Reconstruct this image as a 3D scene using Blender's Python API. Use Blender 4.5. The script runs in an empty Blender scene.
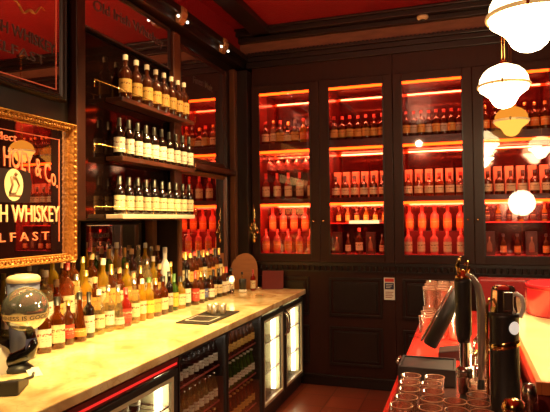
import bpy, math, random
from mathutils import Vector, Matrix
random.seed(7)
PI = math.pi
scene = bpy.context.scene
col = scene.collection

# ---------------------------------------------------------------- materials
def new_mat(name):
    m = bpy.data.materials.new(name); m.use_nodes = True
    nt = m.node_tree; nt.nodes.clear()
    out = nt.nodes.new('ShaderNodeOutputMaterial')
    return m, nt, out
def N(nt, t, **kw):
    n = nt.nodes.new(t)
    for k, v in kw.items():
        if k in n.inputs: n.inputs[k].default_value = v
        else: setattr(n, k, v)
    return n
def c4(c): return (c[0], c[1], c[2], 1.0)

def pmat(name, col1, rough=0.4, metal=0.0, col2=None, scale=20.0, bump=0.0, coat=0.0, emis=None, estr=0.0, spec=0.5, stretch=None, detail=3.0):
    m, nt, out = new_mat(name)
    p = N(nt, 'ShaderNodeBsdfPrincipled', Roughness=rough, Metallic=metal)
    p.inputs['Base Color'].default_value = c4(col1)
    p.inputs['Coat Weight'].default_value = coat
    p.inputs['Specular IOR Level'].default_value = spec
    if emis:
        p.inputs['Emission Color'].default_value = c4(emis); p.inputs['Emission Strength'].default_value = estr
    tc = N(nt, 'ShaderNodeTexCoord'); mp = N(nt, 'ShaderNodeMapping')
    if stretch: mp.inputs['Scale'].default_value = stretch
    nt.links.new(tc.outputs['Object'], mp.inputs['Vector'])
    ns = N(nt, 'ShaderNodeTexNoise', Scale=scale, Detail=detail)
    nt.links.new(mp.outputs[0], ns.inputs['Vector'])
    c2 = col2 if col2 else tuple(x * 0.75 for x in col1)
    mx = N(nt, 'ShaderNodeMix', data_type='RGBA')
    mx.inputs['A'].default_value = c4(col1); mx.inputs['B'].default_value = c4(c2)
    mx.inputs[6].default_value = c4(col1); mx.inputs[7].default_value = c4(c2)
    nt.links.new(ns.outputs['Fac'], mx.inputs[0])
    nt.links.new(mx.outputs[2], p.inputs['Base Color'])
    if bump:
        b = N(nt, 'ShaderNodeBump', Strength=bump, Distance=0.01)
        nt.links.new(ns.outputs['Fac'], b.inputs['Height']); nt.links.new(b.outputs[0], p.inputs['Normal'])
    nt.links.new(p.outputs[0], out.inputs[0])
    return m

def emat(name, c, s):
    m, nt, out = new_mat(name)
    e = N(nt, 'ShaderNodeEmission', Strength=s); e.inputs[0].default_value = c4(c)
    nt.links.new(e.outputs[0], out.inputs[0]); return m

def mirror_mat(name, tint, rough=0.03, dark=(0.01, 0.005, 0.004), mix=0.85, noise=0.0):
    m, nt, out = new_mat(name)
    g = N(nt, 'ShaderNodeBsdfGlossy', Roughness=rough); g.inputs[0].default_value = c4(tint)
    d = N(nt, 'ShaderNodeBsdfDiffuse'); d.inputs[0].default_value = c4(dark)
    tc = N(nt, 'ShaderNodeTexCoord'); ns = N(nt, 'ShaderNodeTexNoise', Scale=6.0)
    nt.links.new(tc.outputs['Object'], ns.inputs['Vector'])
    mr = N(nt, 'ShaderNodeMapRange'); mr.inputs['To Min'].default_value = mix - noise; mr.inputs['To Max'].default_value = mix + noise
    nt.links.new(ns.outputs['Fac'], mr.inputs['Value'])
    ms = N(nt, 'ShaderNodeMixShader'); nt.links.new(mr.outputs[0], ms.inputs[0])
    nt.links.new(d.outputs[0], ms.inputs[1]); nt.links.new(g.outputs[0], ms.inputs[2])
    nt.links.new(ms.outputs[0], out.inputs[0]); return m

def clear_mat(name, tint=(1, 1, 1), base=0.06, edge=0.6, gloss=(1, 1, 1), rough=0.02, haze=0.0, hazecol=(1, 1, 1)):
    """thin glass: see-through with a facing-dependent mirror coat and a little haze"""
    m, nt, out = new_mat(name)
    t = N(nt, 'ShaderNodeBsdfTransparent'); t.inputs[0].default_value = c4(tint)
    g = N(nt, 'ShaderNodeBsdfGlossy', Roughness=rough); g.inputs[0].default_value = c4(gloss)
    lw = N(nt, 'ShaderNodeLayerWeight', Blend=0.35)
    mr = N(nt, 'ShaderNodeMapRange'); mr.inputs['To Min'].default_value = base; mr.inputs['To Max'].default_value = edge
    nt.links.new(lw.outputs['Facing'], mr.inputs['Value'])
    a = t.outputs[0]
    if haze > 0:
        d = N(nt, 'ShaderNodeBsdfTranslucent'); d.inputs[0].default_value = c4(hazecol)
        d2 = N(nt, 'ShaderNodeBsdfDiffuse'); d2.inputs[0].default_value = c4(hazecol)
        md = N(nt, 'ShaderNodeMixShader', Fac=0.5); nt.links.new(d.outputs[0], md.inputs[1]); nt.links.new(d2.outputs[0], md.inputs[2])
        mh = N(nt, 'ShaderNodeMixShader', Fac=haze); nt.links.new(t.outputs[0], mh.inputs[1]); nt.links.new(md.outputs[0], mh.inputs[2])
        a = mh.outputs[0]
    ms = N(nt, 'ShaderNodeMixShader'); nt.links.new(mr.outputs[0], ms.inputs[0])
    nt.links.new(a, ms.inputs[1]); nt.links.new(g.outputs[0], ms.inputs[2])
    nt.links.new(ms.outputs[0], out.inputs[0]); return m

def liquor(name, c, tr=0.5, rough=0.05):
    """glass bottle holding coloured liquid: tinted see-through body, some scatter, glossy skin stronger at the rim"""
    m, nt, out = new_mat(name)
    t = N(nt, 'ShaderNodeBsdfTranslucent'); t.inputs[0].default_value = c4(tuple(min(1, x * 1.9) for x in c))
    d = N(nt, 'ShaderNodeBsdfDiffuse'); d.inputs[0].default_value = c4(c)
    tp = N(nt, 'ShaderNodeBsdfTransparent'); tp.inputs[0].default_value = c4(tuple(min(.96, x * 1.5 + .03) for x in c))
    m0 = N(nt, 'ShaderNodeMixShader', Fac=0.5); nt.links.new(t.outputs[0], m0.inputs[1]); nt.links.new(d.outputs[0], m0.inputs[2])
    m1 = N(nt, 'ShaderNodeMixShader', Fac=tr); nt.links.new(m0.outputs[0], m1.inputs[1]); nt.links.new(tp.outputs[0], m1.inputs[2])
    g = N(nt, 'ShaderNodeBsdfGlossy', Roughness=rough)
    lw = N(nt, 'ShaderNodeLayerWeight', Blend=0.3); mr = N(nt, 'ShaderNodeMapRange'); mr.inputs['To Min'].default_value = 0.06; mr.inputs['To Max'].default_value = 0.55
    nt.links.new(lw.outputs['Facing'], mr.inputs['Value'])
    m2 = N(nt, 'ShaderNodeMixShader'); nt.links.new(mr.outputs[0], m2.inputs[0]); nt.links.new(m1.outputs[0], m2.inputs[1]); nt.links.new(g.outputs[0], m2.inputs[2])
    nt.links.new(m2.outputs[0], out.inputs[0]); return m

def label_mat(name, c, ink=(0.12, 0.05, 0.02), band=None):
    m, nt, out = new_mat(name)
    p = N(nt, 'ShaderNodeBsdfPrincipled', Roughness=0.5)
    tc = N(nt, 'ShaderNodeTexCoord'); sp = N(nt, 'ShaderNodeSeparateXYZ'); nt.links.new(tc.outputs['Generated'], sp.inputs[0])
    cr = N(nt, 'ShaderNodeValToRGB'); e = cr.color_ramp; e.interpolation = 'CONSTANT'
    b = band if band else tuple(x * .8 for x in c)
    stops = [(0.0, b), (0.07, c), (0.30, tuple(ink[i] * .5 + c[i] * .5 for i in range(3))), (0.34, c), (0.42, tuple(ink[i] * .5 + c[i] * .5 for i in range(3))), (0.46, c), (0.60, ink), (0.74, c), (0.92, b)]
    e.elements[0].position = 0; e.elements[0].color = c4(stops[0][1]); e.elements[1].position = stops[1][0]; e.elements[1].color = c4(stops[1][1])
    for s, k in stops[2:]:
        q = e.elements.new(s); q.color = c4(k)
    nt.links.new(sp.outputs['Z'], cr.inputs[0])
    ns = N(nt, 'ShaderNodeTexNoise', Scale=90.0); nt.links.new(tc.outputs['Object'], ns.inputs['Vector'])
    gt = N(nt, 'ShaderNodeMath', operation='GREATER_THAN'); gt.inputs[1].default_value = 0.5; nt.links.new(ns.outputs['Fac'], gt.inputs[0])
    mx = N(nt, 'ShaderNodeMix', data_type='RGBA'); nt.links.new(gt.outputs[0], mx.inputs[0])
    mx.inputs[6].default_value = c4(c); nt.links.new(cr.outputs[0], mx.inputs[7])
    nt.links.new(mx.outputs[2], p.inputs['Base Color']); nt.links.new(p.outputs[0], out.inputs[0]); return m

M = {}
M['darkwood'] = pmat('dark_wood', (0.042, 0.010, 0.005), 0.45, col2=(0.020, 0.005, 0.003), scale=6, stretch=(6, 6, 0.7), coat=0.0, spec=.3)
M['blackwood'] = pmat('black_wood', (0.014, 0.006, 0.004), 0.38, col2=(0.007, 0.003, 0.002), scale=6, stretch=(6, 6, 0.7), coat=0.1)
M['midwood'] = pmat('mid_wood', (0.16, 0.055, 0.022), 0.35, col2=(0.08, 0.026, 0.012), scale=8, stretch=(5, 5, 0.6), coat=0.3)
M['tanwood'] = pmat('tan_wood', (0.42, 0.2, 0.075), 0.4, col2=(0.24, 0.10, 0.04), scale=7, stretch=(2, 2, 8), coat=0.2)
M['frieze'] = pmat('frieze_wood', (0.26, 0.10, 0.05), 0.5, col2=(0.08, 0.025, 0.014), scale=5, stretch=(1.2, 3, 6))
M['cabinside'] = pmat('cabinet_lacquer', (0.30, 0.035, 0.025), 0.25, col2=(0.2, 0.02, 0.015), scale=8, coat=0.3)
M['cabback'] = mirror_mat('cabinet_back_mirror', (0.46, 0.26, 0.22), 0.05, dark=(0.07, 0.006, 0.005), mix=0.5, noise=0.06)
M['cabbacklow'] = mirror_mat('cabinet_back_red', (0.7, 0.4, 0.35), 0.12, dark=(0.10, 0.004, 0.004), mix=0.3, noise=0.08)
M['shelfwood'] = pmat('shelf_dark_red_wood', (0.10, 0.012, 0.010), 0.3, scale=8, coat=.3)
M['riser'] = pmat('riser_dark_red', (0.16, 0.008, 0.008), 0.3)
M['redshelf'] = pmat('red_shelf', (0.85, 0.06, 0.06), 0.3, col2=(0.7, 0.04, 0.05), coat=0.4)
M['strip'] = emat('red_light_strip', (1.0, 0.045, 0.0025), 11)
M['doorglass'] = clear_mat('door_glass', (0.93, 0.9, 0.9), 0.045, 0.5)
M['mirror'] = mirror_mat('bar_mirror', (0.97, 0.86, 0.80), 0.015, dark=(0.04, 0.006, 0.006), mix=0.9, noise=0.05)
M['darkmirror'] = mirror_mat('smoked_mirror', (0.16, 0.11, 0.10), 0.06, dark=(0.010, 0.004, 0.003), mix=0.4, noise=0.1)
M['gold'] = pmat('gilt_frame', (0.66, 0.30, 0.06), 0.4, 0.5, col2=(0.25, 0.09, 0.02), scale=45, bump=0.9)
M['goldtext'] = pmat('gilt_lettering', (0.95, 0.75, 0.42), 0.35, 0.25, col2=(0.85, 0.5, 0.25), scale=8, emis=(1, .45, .22), estr=0.10)
M['redtext'] = pmat('red_gilt_lettering', (0.75, 0.13, 0.06), 0.4, 0.1, col2=(0.8, 0.32, 0.16), scale=12, emis=(1, .12, .06), estr=0.10)
M['greytext'] = pmat('dull_silver_lettering', (0.085, 0.05, 0.045), 0.5, 0.0, scale=8)
M['brass'] = pmat('brass', (0.85, 0.58, 0.22), 0.16, 1.0, col2=(0.7, 0.42, 0.14), scale=12)
M['leversteel'] = pmat('pale_satin_steel', (0.62, 0.55, 0.46), 0.22, 0.55, scale=10)
M['chrome'] = pmat('chrome', (0.86, 0.84, 0.8), 0.07, 1.0, col2=(0.78, 0.75, 0.7), scale=12)
M['steel'] = pmat('brushed_steel', (0.62, 0.58, 0.52), 0.25, 1.0, scale=60)
M['black'] = pmat('satin_black', (0.030, 0.028, 0.027), 0.42, col2=(0.022, 0.021, 0.020))
M['rubber'] = pmat('black_rubber', (0.02, 0.016, 0.014), 0.5, scale=80, bump=0.3)
M['greyplastic'] = pmat('grey_plastic', (0.045, 0.043, 0.042), 0.6, scale=30)
M['white'] = pmat('white_plastic', (0.85, 0.82, 0.76), 0.4, scale=20, col2=(0.8, 0.76, 0.7))
M['paper'] = pmat('paper', (0.85, 0.8, 0.68), 0.7, scale=14)
M['blue'] = pmat('blue_print', (0.06, 0.08, 0.3), 0.5)
M['redprint'] = pmat('red_print', (0.7, 0.05, 0.03), 0.5)
M['navy'] = pmat('navy_print', (0.03, 0.03, 0.08), 0.5)
M['cream'] = pmat('cream_enamel', (0.80, 0.68, 0.42), 0.4, col2=(0.65, 0.5, 0.28), scale=30)
M['ceiling'] = pmat('red_embossed_ceiling', (0.33, 0.012, 0.014), 0.42, col2=(0.16, 0.006, 0.008), scale=55, bump=0.5, detail=6)
M['wall'] = pmat('dark_wall', (0.05, 0.02, 0.015), 0.6, scale=5)
M['roomwall'] = pmat('room_wall', (0.05, 0.015, 0.01), 0.6, scale=4)
M['opal'] = emat('opal_glass_lit', (1.0, 0.78, 0.42), 26.0)
M['opalwarm'] = emat('opal_glass_dim', (1.0, 0.40, 0.055), 1.5)
M['opaltop'] = emat('opal_dome_lit', (1.0, 0.74, 0.36), 9.0)
M['opalwarmtop'] = emat('opal_dome_dim', (1.0, 0.33, 0.03), 0.8)
M['fridgelight'] = emat('cooler_light', (1.0, 0.86, 0.52), 9.0)
M['fridgedim'] = emat('cooler_light_dim', (1.0, 0.88, 0.66), 16)
M['fridgewhite'] = pmat('cooler_liner', (0.75, 0.66, 0.42), 0.35, scale=5)
M['wire'] = pmat('shelf_wire', (0.5, 0.3, 0.25), 0.3, 0.8)
M['coolglass'] = clear_mat('cooler_glass', (0.95, 0.95, 0.93), 0.03, 0.35)
M['tumbler'] = clear_mat('tumbler_glass', (0.98, 0.95, 0.93), 0.12, 1.0, rough=0.08, haze=0.14, hazecol=(1, 0.55, 0.32))
M['redleather'] = pmat('red_leather', (0.55, 0.03, 0.03), 0.35, scale=60, bump=0.2)
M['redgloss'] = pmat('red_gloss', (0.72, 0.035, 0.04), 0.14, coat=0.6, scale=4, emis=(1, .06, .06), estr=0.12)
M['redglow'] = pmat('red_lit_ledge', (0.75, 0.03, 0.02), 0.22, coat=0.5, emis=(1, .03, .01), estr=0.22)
M['steel_top'] = pmat('drip_tray_steel', (0.45, 0.2, 0.16), 0.25, 0.8, scale=15)
M['bartop'] = pmat('bar_top_marble', (0.86, 0.66, 0.34), 0.16, col2=(0.72, 0.45, 0.18), scale=5, coat=0.4)
M['barwood'] = pmat('bar_red_wood', (0.22, 0.03, 0.025), 0.3, col2=(0.14, 0.02, 0.016), scale=7, stretch=(1, 1, 5), coat=0.3)
M['orangeedge'] = pmat('orange_wood_edge', (0.6, 0.17, 0.05), 0.3, scale=8, coat=0.3)
M['board'] = pmat('board_wood', (0.46, 0.18, 0.035), 0.45, col2=(0.28, 0.10, 0.02), scale=5, stretch=(1, 1, 9))
M['bookred'] = pmat('dark_red_cover', (0.17, 0.02, 0.018), 0.4, scale=18)
M['frost'] = pmat('frosted_tub', (0.16, 0.18, 0.30), 0.35, scale=10)
M['cloth'] = pmat('white_cloth', (0.75, 0.7, 0.58), 0.8, scale=25, bump=0.4)
M['globe'] = mirror_mat('globe_glass', (0.85, 0.85, 0.78), 0.06, dark=(0.20, 0.21, 0.19), mix=0.62, noise=0.05)
M['flame'] = emat('tealight_glow', (1.0, 0.75, 0.35), 6.0)
M['frostedwhite'] = pmat('frosted_white_glass', (0.9, 0.86, 0.66), 0.35, col2=(.85, .8, .6), emis=(1, .85, .5), estr=.12)

def floor_mat():
    m, nt, out = new_mat('red_brown_floor_tiles')
    p = N(nt, 'ShaderNodeBsdfPrincipled', Roughness=0.3); tc = N(nt, 'ShaderNodeTexCoord')
    br = N(nt, 'ShaderNodeTexBrick', offset=0.0, squash=1.0)
    br.inputs['Color1'].default_value = (0.20, 0.045, 0.022, 1); br.inputs['Color2'].default_value = (0.15, 0.033, 0.016, 1)
    br.inputs['Mortar'].default_value = (0.05, 0.015, 0.01, 1); br.inputs['Scale'].default_value = 3.3
    br.inputs['Brick Width'].default_value = 1.0; br.inputs['Row Height'].default_value = 1.0; br.inputs['Mortar Size'].default_value = 0.015
    nt.links.new(tc.outputs['Object'], br.inputs['Vector']); nt.links.new(br.outputs['Color'], p.inputs['Base Color'])
    nt.links.new(p.outputs[0], out.inputs[0]); return m
M['floor'] = floor_mat()
def marble_mat():
    m, nt, out = new_mat('veined_yellow_marble')
    p = N(nt, 'ShaderNodeBsdfPrincipled', Roughness=0.14); p.inputs['Coat Weight'].default_value = 0.3
    tc = N(nt, 'ShaderNodeTexCoord')
    ns = N(nt, 'ShaderNodeTexNoise', Scale=3.2, Detail=6.0, Distortion=1.2); nt.links.new(tc.outputs['Object'], ns.inputs['Vector'])
    cr = N(nt, 'ShaderNodeValToRGB'); e = cr.color_ramp
    e.elements[0].position = 0.30; e.elements[0].color = (0.52, 0.31, 0.13, 1)
    e.elements[1].position = 0.56; e.elements[1].color = (0.86, 0.68, 0.36, 1)
    q = e.elements.new(0.45); q.color = (0.76, 0.54, 0.26, 1)
    q = e.elements.new(0.72); q.color = (0.90, 0.77, 0.50, 1)
    nt.links.new(ns.outputs['Fac'], cr.inputs[0])
    vo = N(nt, 'ShaderNodeTexVoronoi', Scale=4.5, feature='DISTANCE_TO_EDGE'); 
    nd = N(nt, 'ShaderNodeTexNoise', Scale=5.0, Detail=4.0); nt.links.new(tc.outputs['Object'], nd.inputs['Vector'])
    va = N(nt, 'ShaderNodeVectorMath', operation='ADD'); nt.links.new(tc.outputs['Object'], va.inputs[0]); nt.links.new(nd.outputs['Color'], va.inputs[1])
    nt.links.new(va.outputs[0], vo.inputs['Vector'])
    mr = N(nt, 'ShaderNodeMapRange'); mr.inputs['From Max'].default_value = 0.05; mr.inputs['To Min'].default_value = 0.45; mr.inputs['To Max'].default_value = 0.0
    nt.links.new(vo.outputs['Distance'], mr.inputs['Value'])
    mx = N(nt, 'ShaderNodeMix', data_type='RGBA'); nt.links.new(mr.outputs[0], mx.inputs[0]); nt.links.new(cr.outputs[0], mx.inputs[6]); mx.inputs[7].default_value = (0.55, 0.32, 0.13, 1)
    nt.links.new(mx.outputs[2], p.inputs['Base Color']); nt.links.new(p.outputs[0], out.inputs[0]); return m
M['marble'] = marble_mat()

# liquids and labels
LQ = {
 'amber': liquor('amber_liquid', (0.26, 0.065, 0.006), .6), 'dark': liquor('dark_bottle', (0.02, 0.01, 0.008), 0.1),
 'brown': liquor('brown_bottle', (0.16, 0.04, 0.01), 0.35), 'green': liquor('green_bottle', (0.10, 0.22, 0.02), 0.5),
 'clear': liquor('clear_bottle', (0.62, 0.54, 0.33), 0.8), 'red': liquor('red_bottle', (0.42, 0.03, 0.015), 0.45),
 'yellow': liquor('yellow_bottle', (0.66, 0.42, 0.035), 0.6), 'rose': liquor('rosy_bottle', (0.42, 0.17, 0.05), 0.72),
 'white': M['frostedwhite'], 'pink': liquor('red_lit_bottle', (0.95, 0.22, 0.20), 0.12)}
LB = {
 'cream': label_mat('cream_label', (0.82, 0.70, 0.42)), 'white': label_mat('white_label', (0.88, 0.82, 0.66), (0.3, 0.05, 0.03)),
 'gold': label_mat('gold_label', (0.70, 0.42, 0.10), (0.25, 0.1, 0.02)), 'yellow': label_mat('yellow_label', (0.85, 0.62, 0.10), (0.5, 0.1, 0.02)),
 'red': label_mat('red_label', (0.62, 0.06, 0.04), (0.85, 0.7, 0.5)), 'black': label_mat('black_label', (0.03, 0.025, 0.02), (0.75, 0.6, 0.35)),
 'orange': label_mat('orange_label', (0.80, 0.28, 0.05), (0.9, 0.75, 0.4)), 'blue': label_mat('blue_label', (0.09, 0.12, 0.35), (0.8, 0.7, 0.5)),
 'silver': label_mat('pale_label', (0.62, 0.56, 0.46), (0.2, 0.1, 0.06))}
def capm(n, c, r=.4, mt=0.): return pmat(n, c, r, mt, scale=30)
CP = {'white': capm('white_cap', (0.85, 0.78, 0.6)), 'black': capm('black_cap', (0.02, 0.016, 0.014)), 'gold': capm('gold_cap', (0.8, 0.5, 0.15), .3, .8),
      'red': capm('red_cap', (0.6, 0.05, 0.035)), 'cork': capm('cork_stopper', (0.55, 0.33, 0.14), .8), 'silver': capm('silver_cap', (0.7, 0.66, 0.6), .25, .9),
      'green': capm('green_cap', (0.08, 0.2, 0.04))}

# ---------------------------------------------------------------- mesh helpers
class MB:
    def __init__(s): s.v = []; s.f = []; s.sm = []
    def add(s, vs, fs, smooth=False, mtx=None):
        b = len(s.v)
        for p in vs:
            p = Vector(p)
            if mtx is not None: p = mtx @ p
            s.v.append(tuple(p))
        for f in fs: s.f.append(tuple(b + i for i in f)); s.sm.append(smooth)
        return s
    def box(s, x0, x1, y0, y1, z0, z1, mtx=None):
        vs = [(x, y, z) for x in (x0, x1) for y in (y0, y1) for z in (z0, z1)]
        return s.add(vs, [(0, 1, 3, 2), (4, 6, 7, 5), (0, 4, 5, 1), (2, 3, 7, 6), (0, 2, 6, 4), (1, 5, 7, 3)], False, mtx)
    def lathe(s, prof, seg=20, c=(0, 0, 0), mtx=None, sx=1, sy=1, power=None, smooth=True, a0=0, a1=2 * PI, closed=True):
        n = len(prof); vs = []
        cnt = seg if closed else seg + 1
        for i in range(cnt):
            a = a0 + (a1 - a0) * i / seg; ca, sa = math.cos(a), math.sin(a)
            k = 1.0
            for (r, z) in prof:
                if power:
                    k = (abs(ca) ** power + abs(sa) ** power) ** (-1 / power)
                vs.append((c[0] + r * ca * k * sx, c[1] + r * sa * k * sy, c[2] + z))
        fs = []
        for i in range(seg):
            j = (i + 1) % cnt
            for q in range(n - 1): fs.append((i * n + q, j * n + q, j * n + q + 1, i * n + q + 1))
        s.add(vs, fs, smooth, mtx)
        return s
    def cyl(s, r, z0, z1, c=(0, 0), seg=16, mtx=None, r1=None):
        r1 = r if r1 is None else r1
        return s.lathe([(0, z0), (r, z0), (r, z0), (r1, z1), (r1, z1), (0, z1)], seg, (c[0], c[1], 0), mtx)
    def tube(s, pts, r, seg=10):
        pts = [Vector(p) for p in pts]; n = len(pts)
        rs = r if isinstance(r, (list, tuple)) else [r] * n
        vs = []; up = Vector((0.13, 0.21, 1)).normalized(); prev = None
        for i, p in enumerate(pts):
            t = (pts[min(i + 1, n - 1)] - pts[max(i - 1, 0)]).normalized()
            if prev is None:
                a = t.cross(up)
                if a.length < .05: a = t.cross(Vector((1, 0, 0)))
            else: a = prev - t * prev.dot(t)
            a.normalize(); prev = a; b = t.cross(a)
            for k in range(seg):
                q = 2 * PI * k / seg; vs.append(tuple(p + (a * math.cos(q) + b * math.sin(q)) * rs[i]))
        fs = [(i * seg + k, i * seg + (k + 1) % seg, (i + 1) * seg + (k + 1) % seg, (i + 1) * seg + k) for i in range(n - 1) for k in range(seg)]
        fs.append(tuple(range(seg))[::-1]); fs.append(tuple((n - 1) * seg + k for k in range(seg)))
        return s.add(vs, fs, True)
    def prism(s, poly, z0, z1, mtx=None):
        n = len(poly); vs = [(x, y, z0) for x, y in poly] + [(x, y, z1) for x, y in poly]
        fs = [tuple(range(n))[::-1], tuple(range(n, 2 * n))] + [(i, (i + 1) % n, n + (i + 1) % n, n + i) for i in range(n)]
        return s.add(vs, fs, False, mtx)
    def mesh(s, name, mat):
        me = bpy.data.meshes.new(name); me.from_pydata(s.v, [], s.f); me.validate()
        if len(me.polygons) == len(s.sm): me.polygons.foreach_set('use_smooth', s.sm)
        me.materials.append(mat); me.update(); return me
    def build(s, name, mat, parent=None, bevel=0.0):
        o = bpy.data.objects.new(name, s.mesh(name, mat)); col.objects.link(o)
        if parent is not None: o.parent = parent
        if bevel:
            b = o.modifiers.new('bevel', 'BEVEL'); b.width = bevel; b.segments = 2; b.limit_method = 'ANGLE'
        return o
def tag(o, label=None, cat=None, group=None, kind=None):
    if label: o['label'] = label
    if cat: o['category'] = cat
    if group: o['group'] = group
    if kind: o['kind'] = kind
    return o
def empty(name, loc, label, cat, group=None, rz=0.0):
    o = bpy.data.objects.new(name, None); o.empty_display_size = 0.05; col.objects.link(o)
    o.location = loc; o.rotation_euler = (0, 0, rz); return tag(o, label, cat, group)
def struct(name, mb, mat, bevel=0.0):
    o = mb.build(name, mat, None, bevel); o['kind'] = 'structure'; return o
def lk(name, me, parent):
    o = bpy.data.objects.new(name, me); col.objects.link(o); o.parent = parent; return o
ORD = ['first', 'second', 'third', 'fourth', 'fifth', 'sixth', 'seventh', 'eighth', 'ninth', 'tenth', 'eleventh', 'twelfth', 'thirteenth', 'fourteenth', 'fifteenth', 'sixteenth',
       'seventeenth', 'eighteenth', 'nineteenth', 'twentieth', 'twenty-first', 'twenty-second', 'twenty-third', 'twenty-fourth', 'twenty-fifth', 'twenty-sixth', 'twenty-seventh', 'twenty-eighth', 'twenty-ninth', 'thirtieth', 'thirty-first', 'thirty-second', 'thirty-third']

# ---------------------------------------------------------------- lettering
WALLM = Matrix(((0, 0, 1, 0), (1, 0, 0, 0), (0, 1, 0, 0), (0, 0, 0, 1)))   # text x -> +Y, y -> Z, faces +X
def text_mesh(name, s, depth=0.002, bold=0.0):
    cu = bpy.data.curves.new(name, 'FONT'); cu.body = s; cu.size = 1.0; cu.extrude = depth; cu.offset = bold; cu.resolution_u = 3
    o = bpy.data.objects.new('tmp', cu); col.objects.link(o)
    dg = bpy.context.evaluated_depsgraph_get(); dg.update()
    me = bpy.data.meshes.new_from_object(o.evaluated_get(dg)); me.name = name
    bpy.data.objects.remove(o); return me
def wall_text(name, s, y0, y1, z, h, x, mat, parent, arch=0.0, yc=0.0, bold=0.015):
    me = text_mesh(name, s, 0.01, bold)
    xs = [v.co.x for v in me.vertices]; ys = [v.co.y for v in me.vertices]
    a, b, c, d = min(xs), max(xs), min(ys), max(ys)
    for v in me.vertices:
        Y = y0 + (v.co.x - a) / (b - a) * (y1 - y0); Z = z + ((v.co.y - c) / (d - c) - .5) * h - arch * (Y - yc) ** 2
        v.co = (x + v.co.z * .15, Y, Z)
    me.materials.clear(); me.materials.append(mat)
    o = bpy.data.objects.new(name, me); col.objects.link(o); o.parent = parent; return o

# ================================================================= SETTING
struct('floor', MB().box(-0.9, 5.2, -8.2, 0.6, -0.06, 0), M['floor'])
struct('ceiling', MB().box(-0.9, 5.2, -8.2, 0.6, 3.5, 3.58), M['ceiling'])
struct('wall_left', MB().box(-0.62, -0.40, -8.2, 0.6, 0, 3.5), M['wall'])
struct('wall_back', MB().box(-0.40, 5.2, 0.36, 0.6, 0, 3.5), M['wall'])
struct('wall_right', MB().box(5.0, 5.2, -8.2, 0.36, 0, 3.5), M['roomwall'])
struct('wall_front', MB().box(-0.40, 5.0, -8.2, -8.0, 0, 3.5), M['roomwall'])
# panelled wall right of the cabinets
struct('trim_1', MB().box(2.875, 5.0, 0.0, 0.36, 0, 3.2), M['darkwood'])
# upper wall cladding standing forward over the bottle recess
struct('trim_2', MB().box(-0.40, -0.12, -8.0, -2.57, 1.37, 3.14), M['blackwood'])
struct('trim_3', MB().box(-0.40, -0.14, -2.57, -1.27, 1.605, 3.14), M['blackwood'])
struct('trim_4', MB().box(-0.40, -0.12, -1.27, 0.0, 1.02, 3.14), M['blackwood'])
# pilasters
struct('trim_5', MB().box(-0.12, -0.055, -2.57, -2.49, 1.605, 3.0).box(-0.12, -0.04, -2.575, -2.485, 3.0, 3.1), M['darkwood'], .006)
struct('trim_6', MB().box(-0.12, -0.075, -1.385, -1.275, 1.605, 3.1).box(-0.36, -0.29, -1.36, -1.29, 0.93, 1.605), M['midwood'], .006)
struct('trim_7', MB().box(-0.12, -0.06, -0.20, -0.13, 0.93, 3.1), M['midwood'], .006)
struct('trim_8', MB().box(-0.12, 0.045, -0.125, 0.0, 0.93, 3.1), M['blackwood'], .004)
# back bar cornice on the left wall, and red frieze above it
struct('trim_9', MB().box(-0.40, -0.02, -8.0, 0.0, 3.14, 3.26).box(-0.40, 0.03, -8.0, 0.0, 3.2, 3.26), M['blackwood'], .006)
struct('trim_10', MB().box(-0.40, -0.06, -8.0, 0.0, 3.26, 3.5), M['ceiling'])
# ceiling beams
struct('trim_11', MB().box(0.12, 0.30, -8.0, -0.02, 3.43, 3.5), M['blackwood'], .008)
struct('trim_12', MB().box(-0.06, 5.0, -0.17, -0.02, 3.43, 3.5).box(-0.06, 5.0, -0.2, -0.02, 3.475, 3.5), M['blackwood'], .008)
# crown over the cabinets: lower moulding, tan frieze, dentils
struct('trim_13', MB().box(0.0, 5.0, -0.05, 0.36, 3.2, 3.245).box(0.0, 5.0, -0.075, 0.36, 3.245, 3.275).box(0, 5, -.03, .36, 3.14, 3.2), M['blackwood'], .004)
struct('trim_14', MB().box(-0.06, 5.0, -0.045, 0.36, 3.275, 3.385), M['frieze'])
struct('trim_15', MB().box(-0.06, 5.0, -0.10, 0.36, 3.385, 3.43), M['blackwood'], .004)
dn = MB()
for i in range(120):
    x = 0.03 + i * 0.04
    if x < 4.9: dn.box(x, x + 0.02, -0.065, -0.045, 3.262, 3.285)
struct('trim_16', dn, M['blackwood'])

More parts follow.
